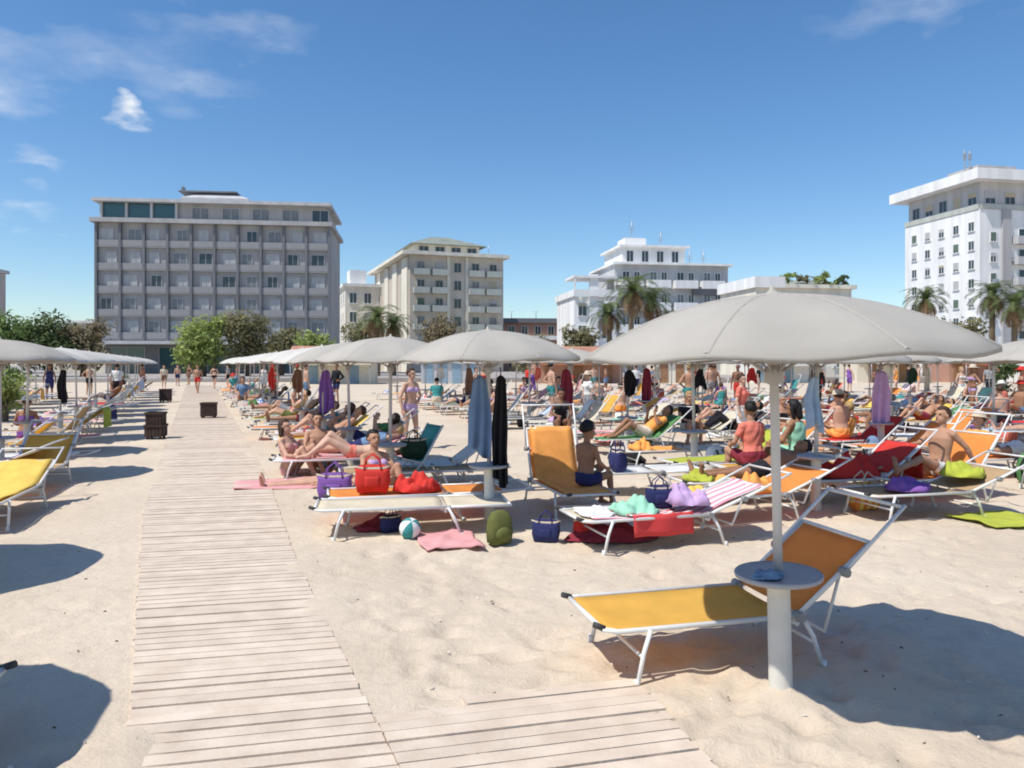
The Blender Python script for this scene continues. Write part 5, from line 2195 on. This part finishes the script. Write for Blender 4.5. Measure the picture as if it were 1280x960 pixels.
HANDMADE = {('boardwalk row', 0), ('boardwalk row', 1), ('boardwalk row', 2), ('second row', 0), ('bin row', 0), ('bin row', 1), ('bin row', 2)}
for rname, i, p in spots:
    if (rname, i) in HANDMADE:
        continue
    d = p.y
    if d > (50 if rname in ('boardwalk row', 'bin row') else 41):
        continue
    left = 'bin' in rname
    rr = random.Random(sum(ord(c) for c in rname) * 31 + i * 7)
    for side in (1, -1):
        if d > 33 and side == 1:
            continue
        where = '%s %s parasol, %s' % ('beyond' if side > 0 else 'before', ORD[i], rname)
        rz = RZ + R(rr.uniform(-7, 7))
        hinge = p + VDIR * rr.uniform(.05, .45) + UDIR * (side * rr.uniform(.62, .80))
        fab = rr.choices(['yellow', 'orange', 'cream', 'white', 'tan', 'dark grey'], [5, 5, 3, 2, 2, 1])[0]
        if left:
            fab = rr.choices(['yellow', 'cream', 'white', 'tan'], [3, 5, 5, 2])[0]
        kind = rr.choices(['flat', 'low', 'mid', 'high', 'upright'], [3, 3, 4, 3, 1])[0]
        bed(hinge, rz, kind, fab, where, rr, .25 if left else .60, .35, far=d > 13)
    if rname in ('second row', 'third row', 'fourth row', 'fifth row') and 11 < d < 28:
        q = p + UDIR * rr.uniform(1.25, 1.55) + VDIR * rr.uniform(-.9, .9)
        if rr.random() < .5:
            rand_person('sit_sand', q, rr.uniform(0, 6.28), 'behind %s parasol, %s' % (ORD[i], rname), rr, .3)
        else:
            c = rr.choice(['red', 'orange', 'coral', 'navy', 'black', 'brown', 'white', 'olive'])
            bundle(q, rr.uniform(0, 3), .8, .55, .24, c, uniq('crumpled %s towel on the sand behind %s parasol, %s' % (c, ORD[i], rname)), 112)
    if rname in ('second row', 'third row', 'fourth row', 'fifth row') and 11.5 < d < 34 and rr.random() < .8:
        where = 'in sun past %s parasol, %s' % (ORD[i], rname)
        hinge = p + VDIR * rr.uniform(2.1, 2.5) + UDIR * rr.uniform(.5, 1.1)
        bed(hinge, RZ + R(rr.uniform(-14, 14)), rr.choice(['flat', 'low', 'mid', 'high']), rr.choice(['orange', 'yellow', 'orange', 'cream']), where, rr, .55, .4, far=d > 13)
        if rr.random() < .6:
            c = rr.choice(['red', 'orange', 'coral', 'navy', 'black', 'white', 'brown', 'pink'])
            q = p + VDIR * rr.uniform(1.5, 1.9) + UDIR * rr.uniform(-.6, -.2)
            bundle(q, rr.uniform(0, 3), .7, .5, .2, c, uniq('crumpled %s towel on the sand past %s parasol, %s' % (c, ORD[i], rname)), 110)

# ---- the empty yellow lounger beside the big parasol
h = Vector((1.55, 4.69, 0))
first_bed = lounger('mid', 'yellow', h, RZ, 'empty yellow lounger with orange half-raised back beside the parasol table', group='sun loungers on the sand', back='orange')
first_bed.scale = (1, .91, 1)

# ---- around the second parasol
B = Vector((-.24, 8.3, 0))
hanging('towel', .24, .84, 'blue', B + Vector((-.105, -.07, 1.60)), R(8), 'grey-blue towel hanging from the pole of the second boardwalk parasol', 'towel', 0)
hanging('garment', .19, 1.16, 'black', B + Vector((.115, -.05, 1.60)), R(-14), 'long black garment hanging beside the blue towel on the parasol pole', 'clothing', 1)
b2rz = R(15)
b2 = Vector((.55, 9.6, 0))
lounger('upright', 'orange', b2, b2rz, 'orange lounger with upright towel-draped back where the child sits')
towel('upright', 'full', 1, 'orange', b2, b2rz, 'orange towel covering the upright back behind the child')
p_child = local(b2, b2rz, (.17, -.62, LZ + .01))
person('child_sit', False, p_child, b2rz + R(112), 2, 'black', 'short', [('trunks', 'navy')], 'dark-haired child in navy trunks sitting on the orange lounger', .80)
b1 = Vector((1.78, 7.62, 0))
b1rz = R(-73)
lounger('low', 'cream', b1, b1rz, 'cream lounger piled with pink, mint and lilac towels beside the child')
towel('low', 'full', 0, 'white and pink striped', b1, b1rz, 'white and pink striped towel spread along the cream lounger')
towel('low', 'side', 2, 'red and white striped', local(b1, b1rz, (-.02, .05, .012)), b1rz, 'red and white towel hanging off the cream lounger side')


bundle(local(b1, b1rz, (0, -.62, LZ)), b1rz, .50, .46, .16, 'mint green', 'crumpled mint green towel on the cream lounger next to the child', 3)
bundle(local(b1, b1rz, (.08, -.10, .36)), b1rz + .5, .46, .40, .20, 'lilac', 'crumpled lilac towel at the head of the cream lounger', 5)
tote(local(b1, b1rz, (-.10, -.30, LZ + .01)), b1rz + R(80), 'navy', 'navy beach bag standing on the cream lounger between mint and lilac towels', .62)
bundle(local(b1, b1rz, (-.05, -1.02, LZ)), b1rz, .44, .36, .07, 'white', 'crumpled white towel at the foot of the cream lounger', 8)
backpack(Vector((-.12, 7.35, 0)), R(30), 'olive', 'olive backpack on the sand at the foot of the second parasol', .70)
tote(Vector((.33, 7.45, 0)), R(-10), 'navy', 'navy beach bag on the sand under the orange lounger foot', .60)
bundle(Vector((1.05, 7.6, .0)), R(15), 1.0, .5, .16, 'maroon', 'maroon towel bundled on the sand beneath the cream lounger', 12)
tote(Vector((.72, 7.62, 0)), R(35), 'red', 'small red bag in the shade beneath the cream lounger', .55)
bundle(Vector((1.30, 3.90, .632)), R(20), .17, .11, .05, 'blue', 'small crumpled blue cloth on the table of the big parasol', 61)
# yellow-orange lounger behind
lounger('low', 'orange', Vector((2.9, 8.75, 0)), R(-70), 'orange lounger with low back just past the lilac towel')
bundle(local(Vector((2.9, 8.75, 0)), R(-70), (0, -.30, LZ)), R(-70), .55, .7, .24, 'orange', 'crumpled orange towel heaped on the low orange lounger', 15)
bundle(local(Vector((2.9, 8.75, 0)), R(-70), (.02, -.92, LZ)), R(-70), .48, .5, .10, 'yellow', 'crumpled yellow towel at the foot of the low orange lounger', 17)

# ---- between the boardwalk and the second parasol
lounger('flat', 'cream', Vector((-.72, 8.02, 0)), R(-80), 'low flat cream lounger near the boardwalk beside the white ball', hoop=False)
bundle(Vector((-1.35, 8.0, 0)), R(10), .60, .34, .14, 'maroon', 'maroon towel stuffed under the flat cream lounger', 21)
ball(Vector((-1.03, 7.62, 0)), .105, ('white', 'teal'), 'white and teal ball on the sand at the flat cream lounger')
tote(Vector((-1.24, 7.85, 0)), R(40), 'navy', 'small navy bag behind the white ball', .5)
flat_towel(Vector((-.62, 7.45, .0)), R(-76), .75, .55, 'pink', 'faded pink towel lying on the sand between ball and backpack', 4)
cL = Vector((-.78, 8.78, 0))
lounger('flat', 'orange', cL, RZ, 'flat orange lounger with the big red bag on it')
tote(local(cL, RZ, (-.02, -.80, LZ)), RZ + R(84), 'red', 'big red beach bag standing on the flat orange lounger', .86)
bundle(local(cL, RZ, (0, -.30, LZ)), RZ, .46, .5, .22, 'red', 'crumpled red towel beside the big red bag', 27)
cM = Vector((-.85, 11.2, 0))
lounger('mid', 'white', cM, RZ, 'white lounger with half-raised back beyond the red bag')
person('sit_sand', True, Vector((-1.72, 9.75, 0)), R(35), 1, 'black', 'bun', [('swimsuit', 'lilac')], 'black-haired person in lilac swimsuit sitting on the sand behind the red bag', .98)
lounger('flat', 'tan', Vector((-1.05, 10.55, 0)), RZ, 'flat tan lounger behind the person in lilac swimsuit')
# folding deck chair with a dark bag in it
mc = empty('folding_chair', (-1.08, 10.05, 0), R(-60))
mc.location = ground_at(520, 607)
for s in (-1, 1):
    mb = MB()
    mb.tube([(s * .26, -.34, 0), (s * .26, .0, .36), (s * .26, .30, .86)], .016, 8)
    mb.tube([(s * .24, .34, 0), (s * .24, .0, .34), (s * .24, -.30, .42)], .016, 8)
    mb.build('side_frame', FRAME, mc)
mb = MB()
mb.sheet(lambda u, v: ((v - .5) * .5, -.29 + u * .34, .415 - .05 * math.sin(math.pi * u) - .01 * u), 6, 4, .006)
mb.build('seat', CLOTH['teal'], mc)
mb = MB()
mb.sheet(lambda u, v: ((v - .5) * .5, .02 + u * .27, .40 + u * .45 - .03 * math.sin(math.pi * u)), 6, 4, .006)
mb.build('backrest', CLOTH['teal'], mc)
tag(mc, 'white framed teal folding chair in the parasol shade near the lilac swimsuit', 'chair')
tote(mc.location + Vector((-.02, -.12, .40)), R(20), 'dark green', 'dark green bag sitting in the teal folding chair', .8)

# family on pink towels at the boardwalk edge
lounger('flat', 'white', Vector((-2.35, 11.9, 0)), RZ, 'flat white lounger beside the boardwalk carrying a pink towel')
towel('flat', 'full', 1, 'pink', Vector((-2.35, 11.9, 0)), RZ, 'pink towel under the person lying beside the boardwalk')
person('supine_bent', True, Vector((-2.35, 11.9, 0)), RZ, 3, 'brown', 'long', [('briefs', 'coral'), ('bikini_top', 'coral')], 'person in coral bikini lying with bent knees beside the boardwalk', .97)
person('sit_sand', True, Vector((-3.45, 11.9, 0)), R(70), 0, 'brown', 'long', [('briefs', 'pink'), ('bikini_top', 'pink')], 'person in pink bikini sitting on the sand at the boardwalk edge', .96)
person('sit_sand', False, Vector((-3.25, 12.9, 0)), R(20), 1, 'black', 'short', [('trunks', 'maroon')], 'person in maroon trunks sitting on the sand by the pink bikini', 1.0)
flat_towel(Vector((-3.05, 10.95, 0)), RZ, .9, 1.7, 'pink', 'wide pink towel on the sand beside the boardwalk', 9)
person('supine', True, Vector((-2.55, 10.95, -.31)), RZ, 0, 'blond', 'bun', [('swimsuit', 'pink')], 'blond person in pink swimsuit lying on the wide pink sand towel', .96)
tote(Vector((-2.25, 9.75, 0)), R(5), 'purple', 'purple-blue beach bag on the sand beyond the wide pink towel', .95)

# ---- the busy corner under the first parasol of the second row
D = Vector((3.60, 9.1, 0))
d1 = D + VDIR * 1.15 + UDIR * .55
lounger('mid', 'white', d1, RZ, 'white half-raised lounger carrying the red towels, busy second row corner')
bundle(local(d1, RZ, (0, -.30, LZ)), RZ, .55, .85, .34, 'red', 'bright red towel heaped on the white lounger in the busy corner', 31)
towel('mid', 'over', 1, 'red', d1, RZ, 'red towel draped over the back of the busy corner lounger')
d2 = D + VDIR * 1.35 + UDIR * -.55
lounger('low', 'tan', d2, RZ, 'tan low-backed lounger with the lime and navy towels')
bundle(local(d2, RZ, (.0, .20, .42)), RZ, .5, .5, .18, 'lime', 'crumpled lime towel at the head of the tan lounger', 33)
bundle(local(d2, RZ, (.0, -.55, LZ)), RZ, .5, .5, .16, 'purple', 'crumpled purple towel in the middle of the tan lounger', 35)
flat_towel(D + VDIR * 1.55 + UDIR * -1.1, RZ, .7, .8, 'lime', 'lime towel on the sand in the parasol shade', 6)
d3 = D + VDIR * -.15 + UDIR * .75
lounger('low', 'tan', d3, RZ, 'tan low-backed lounger under the tanned reclining person')
person('recline_low', False, d3, RZ, 2, 'black', 'short', [('trunks', 'black')], 'tanned person in black trunks reclining behind the big parasol pole', 1.0)
d4 = D + VDIR * .95 + UDIR * 1.65
lounger('flat', 'yellow', d4, RZ, 'flat yellow lounger under the person in the pink shirt')
person('sit_edge', True, local(d4, RZ, (-.12, -.7, 0)), RZ + R(-80), 1, 'black', 'bun', [('shirt', 'coral'), ('shorts', 'maroon')], 'black-haired person in coral shirt sitting under the second row parasol', 1.0)
person('sit_edge', True, local(d4, RZ, (-.12, .02, 0)), RZ + R(-60), 2, 'black', 'long', [('dress', 'mint green')], 'person in mint dress with long black hair sitting in the busy corner', 1.02)
d5 = D + VDIR * 2.35 + UDIR * .4
lounger('high', 'orange', d5, RZ + .1, 'orange high-backed lounger at the outer side of the busy corner')
person('long_sit', False, d5, RZ + .1, 1, 'brown', 'short', [('trunks', 'white')], 'person in white trunks sitting up on the orange high-backed lounger', 1.0)
d6 = D + VDIR * -1.3 + UDIR * 1.75
lounger('flat', 'white', d6, RZ, 'flat white lounger with the navy bag behind the parasol pole')
tote(local(d6, RZ, (0, -.5, LZ)), RZ, 'navy', 'flat navy bag on the white lounger behind the big parasol pole', .8)
hanging('towel', .26, .62, 'sky blue', Vector((3.55, 9.02, 1.58)), R(20), 'sky blue towel hanging from the first second-row parasol', 'towel', 2)
tote(D + VDIR * .55 + UDIR * -.15, R(20), 'orange and yellow striped', 'orange striped beach bag at the second row parasol post', .9, 'beige')
bundle(local(d3, RZ, (.05, -1.0, LZ)), RZ, .45, .4, .14, 'lime', 'crumpled lime towel at the feet of the tanned person', 41)

# ---- the boardwalk's far side
yl = Vector((-5.88, 8.95, 0))
lounger('low', 'yellow', yl, R(15.5), 'long yellow lounger pointing at the camera beside the boardwalk')
towel('low', 'full', 2, 'yellow', yl, R(15.5), 'pale yellow towel covering the lounger that points at the camera')
yl2 = Vector((-6.7, 10.9, 0))
lounger('mid', 'yellow', yl2, R(14), 'yellow half-raised lounger behind the long yellow lounger')
yl3 = Vector((-6.75, 8.7, 0))
lounger('flat', 'white', yl3, R(14), 'flat white lounger with the purple towel at the picture edge')
bundle(local(yl3, R(14), (0, -.35, LZ)), R(14), .5, .7, .16, 'purple', 'crumpled purple towel on the white lounger by the yellow one', 51)
lounger('mid', 'orange', Vector((-3.55, 3.0, 0)), R(104), 'orange lounger whose dark foot just enters beside the boardwalk')
lounger('low', 'cream', Vector((-6.1, 5.5, 0)), R(100), 'cream lounger under the second bin row parasol', hoop=True)

# ---- bins
litter_bin(ground_at(195, 549), R(8), .34, .62, 'tall two-tier dark wooden bin at the boardwalk edge', 2)
litter_bin(ground_at(261, 523), R(12), .42, .50, 'square dark wooden bin standing on the boardwalk', 1)
litter_bin(ground_at(207, 503), R(5), .40, .60, 'small far-off dark wooden bin past the two-tier one', 1)

# ---- cloths hanging from other parasols
hr = random.Random(77)
hcols = {('boardwalk row', 4): 'purple', ('boardwalk row', 8): 'red', ('second row', 3): 'maroon', ('second row', 6): 'brown', ('second row', 7): 'white',
         ('third row', 1): 'lilac', ('third row', 3): 'black', ('third row', 7): 'coral', ('fourth row', 2): 'brown', ('fourth row', 3): 'red', ('fourth row', 5): 'white',
         ('fifth row', 1): 'dark green', ('sixth row', 1): 'beige', ('bin row', 5): 'black', ('third row', 4): 'maroon', ('second row', 2): 'black', ('boardwalk row', 5): 'brown', }
for rname, i, p in spots:
    c = hcols.get((rname, i))
    if c:
        a = hr.uniform(-2.6, -.4)
        L = hr.choice((.5, .7, .85, 1.0))
        hanging('towel', .34, L, c, p + Vector((.11 * math.cos(a), .11 * math.sin(a), 1.60)), hr.uniform(-.6, .6),
                uniq('%s towel hanging from the %s parasol of the %s' % (c, ORD[i], rname)), 'towel', 3 + i % 3, 'cloths hanging from parasols')

# ---- bags scattered at the posts
gr = random.Random(13)
for rname, i, p in spots:
    if (rname, i) in HANDMADE or p.y > 27 or 'bin' in rname:
        continue
    if gr.random() < .55:
        c = gr.choice(['navy', 'red', 'black', 'teal', 'coral', 'purple', 'beige', 'green', 'white', 'olive', 'blue'])
        loc = p + Vector((gr.uniform(.16, .35) * gr.choice((-1, 1)), gr.uniform(-.28, -.16), 0))
        lab = uniq('%s %s at the post of the %s parasol, %s' % (c, '%s', ORD[i], rname))
        if gr.random() < .6:
            tote(loc, gr.uniform(0, 3), c, lab % 'bag', gr.uniform(.75, 1.0))
        else:
            backpack(loc, gr.uniform(0, 6), c, lab % 'backpack', gr.uniform(.8, 1.0))

# ---- people on their feet, in the lanes between the rows
sr = random.Random(99)
used_lane = set()
nstand = 0
lanes = [(r, i, p) for r, i, p in spots if p.y > 13.5 and 'bin' not in r]
for rname, i, p in lanes:
    if sr.random() > .42:
        continue
    loc = p + VDIR * sr.uniform(1.55, 2.25) + UDIR * sr.uniform(-.9, .9)
    loc.z = 0
    pose = sr.choice(['stand', 'stand_hip', 'walk', 'carry', 'stand'])
    rand_person(pose, loc, sr.uniform(0, 6.28), 'past %s parasol, %s' % (ORD[i], rname), sr, .45)
    nstand += 1
person('stand', False, ground_at(1021, 511), R(160), 2, 'black', 'short', [('long_shirt', 'black'), ('trousers', 'black')], 'person dressed all in black standing behind the big parasol pole', 1.02)
person('walk', False, ground_at(146, 506), R(200), 1, 'black', 'short', [('shirt', 'white'), ('trousers', 'black')], 'person in white shirt and black trousers walking among the bin side parasols', 1.03)
person('stand', True, ground_at(62, 499), R(30), 2, 'black', 'long', [('dress', 'navy')], 'person in navy dress standing beyond the bin row', 1.0)
person('stand_hip', False, ground_at(420, 503), R(-30), 2, 'black', 'short', [('long_shirt', 'black'), ('shorts', 'navy')], 'person in black top standing under the boardwalk row canopies', 1.02)
person('stand', True, ground_at(330, 491), R(15), 1, 'brown', 'bun', [('dress', 'white')], 'person in white dress standing beside the far boardwalk', 1.0)
person('walk', False, ground_at(247, 492), R(10), 1, 'brown', 'short', [('trunks', 'red')], 'person in red trunks walking along the far boardwalk', 1.0)
person('walk', True, ground_at(268, 486), R(185), 0, 'brown', 'long', [('briefs', 'black'), ('bikini_top', 'black')], 'person in black bikini walking away along the boardwalk', 1.0)
for px, py, pose, cl, lab in [
    (868, 500, 'stand', [('shorts', 'brown'), ('shirt', 'maroon')], 'person in maroon shirt standing in the crowd behind the orange lounger'),
    (893, 504, 'stand_hip', [('trunks', 'black')], 'bare-chested person in black trunks standing near the maroon shirt'),
    (795, 497, 'stand', [('shirt', 'white'), ('shorts', 'navy')], 'person in white shirt and navy shorts standing behind the second row'),
    (815, 494, 'walk', [('dress', 'blue')], 'person in blue dress walking behind the second row'),
    (1120, 488, 'stand', [('dress', 'orange')], 'person in orange dress standing before the rust beach hut'),
    (1148, 489, 'carry', [('trunks', 'orange')], 'person in orange trunks shading the eyes before the rust hut'),
    (660, 492, 'stand', [('shirt', 'red'), ('shorts', 'black')], 'person in red shirt standing beyond the black hanging garment'),
    (742, 491, 'walk', [('trunks', 'teal')], 'person in teal trunks walking behind the orange lounger back'),
    (1062, 490, 'stand_hip', [('dress', 'purple')], 'person in purple dress standing beyond the person in black'),
    (948, 494, 'stand', [('shirt', 'black'), ('shorts', 'grey')], 'person in black shirt and grey shorts standing beside the big pole'),
]:
    person(pose, 'dress' in cl[0][0], ground_at(px, py), sr.uniform(0, 6), sr.choice((0, 1, 2)), sr.choice(('black', 'brown')), 'short', cl, lab, sr.uniform(.97, 1.04))
for px, py, pose, cl, lab in [
    (222, 483, 'stand', [('trunks', 'navy')], 'person in navy trunks standing where the boardwalk meets the promenade'),
    (236, 481, 'stand_hip', [('dress', 'brown')], 'person in brown dress standing where the boardwalk meets the promenade'),
    (285, 484, 'stand', [('shirt', 'grey'), ('shorts', 'black')], 'person in grey shirt and black shorts at the far end of the boardwalk'),
    (297, 488, 'walk', [('trunks', 'blue')], 'person in blue trunks walking past the far boardwalk parasols'),
    (205, 486, 'walk', [('shirt', 'beige'), ('shorts', 'brown')], 'person in beige shirt walking by the small far-off bin'),
    (178, 490, 'stand', [('shorts', 'maroon')], 'bare-chested person in maroon shorts among the far bin row'),
    (112, 494, 'stand_hip', [('trunks', 'black')], 'bare-chested person in black trunks among the bin row canopies'),
]:
    person(pose, 'dress' in cl[0][0], ground_at(px, py), sr.uniform(0, 6), sr.choice((0, 1, 2)), sr.choice(('black', 'brown')), 'short', cl, lab, sr.uniform(.97, 1.04))
# the dark lounger with a clothed person, seen side-on
dk = ground_at(925, 553)
lounger('mid', 'dark grey', dk, R(-84), 'dark grey lounger carrying a clothed person in the middle of the crowd')
person('recline_bent', False, dk, R(-84), 2, 'black', 'short', [('long_shirt', 'brown'), ('trousers', 'black')], 'person in brown top and black trousers reclining on the dark lounger', 1.0)

dup = [l for l, n in LABELS.items() if n > 1]
if dup:
    print('DUPLICATE LABELS', len(dup), dup[:5])
print('objects', len(S.objects), 'standing', nstand)
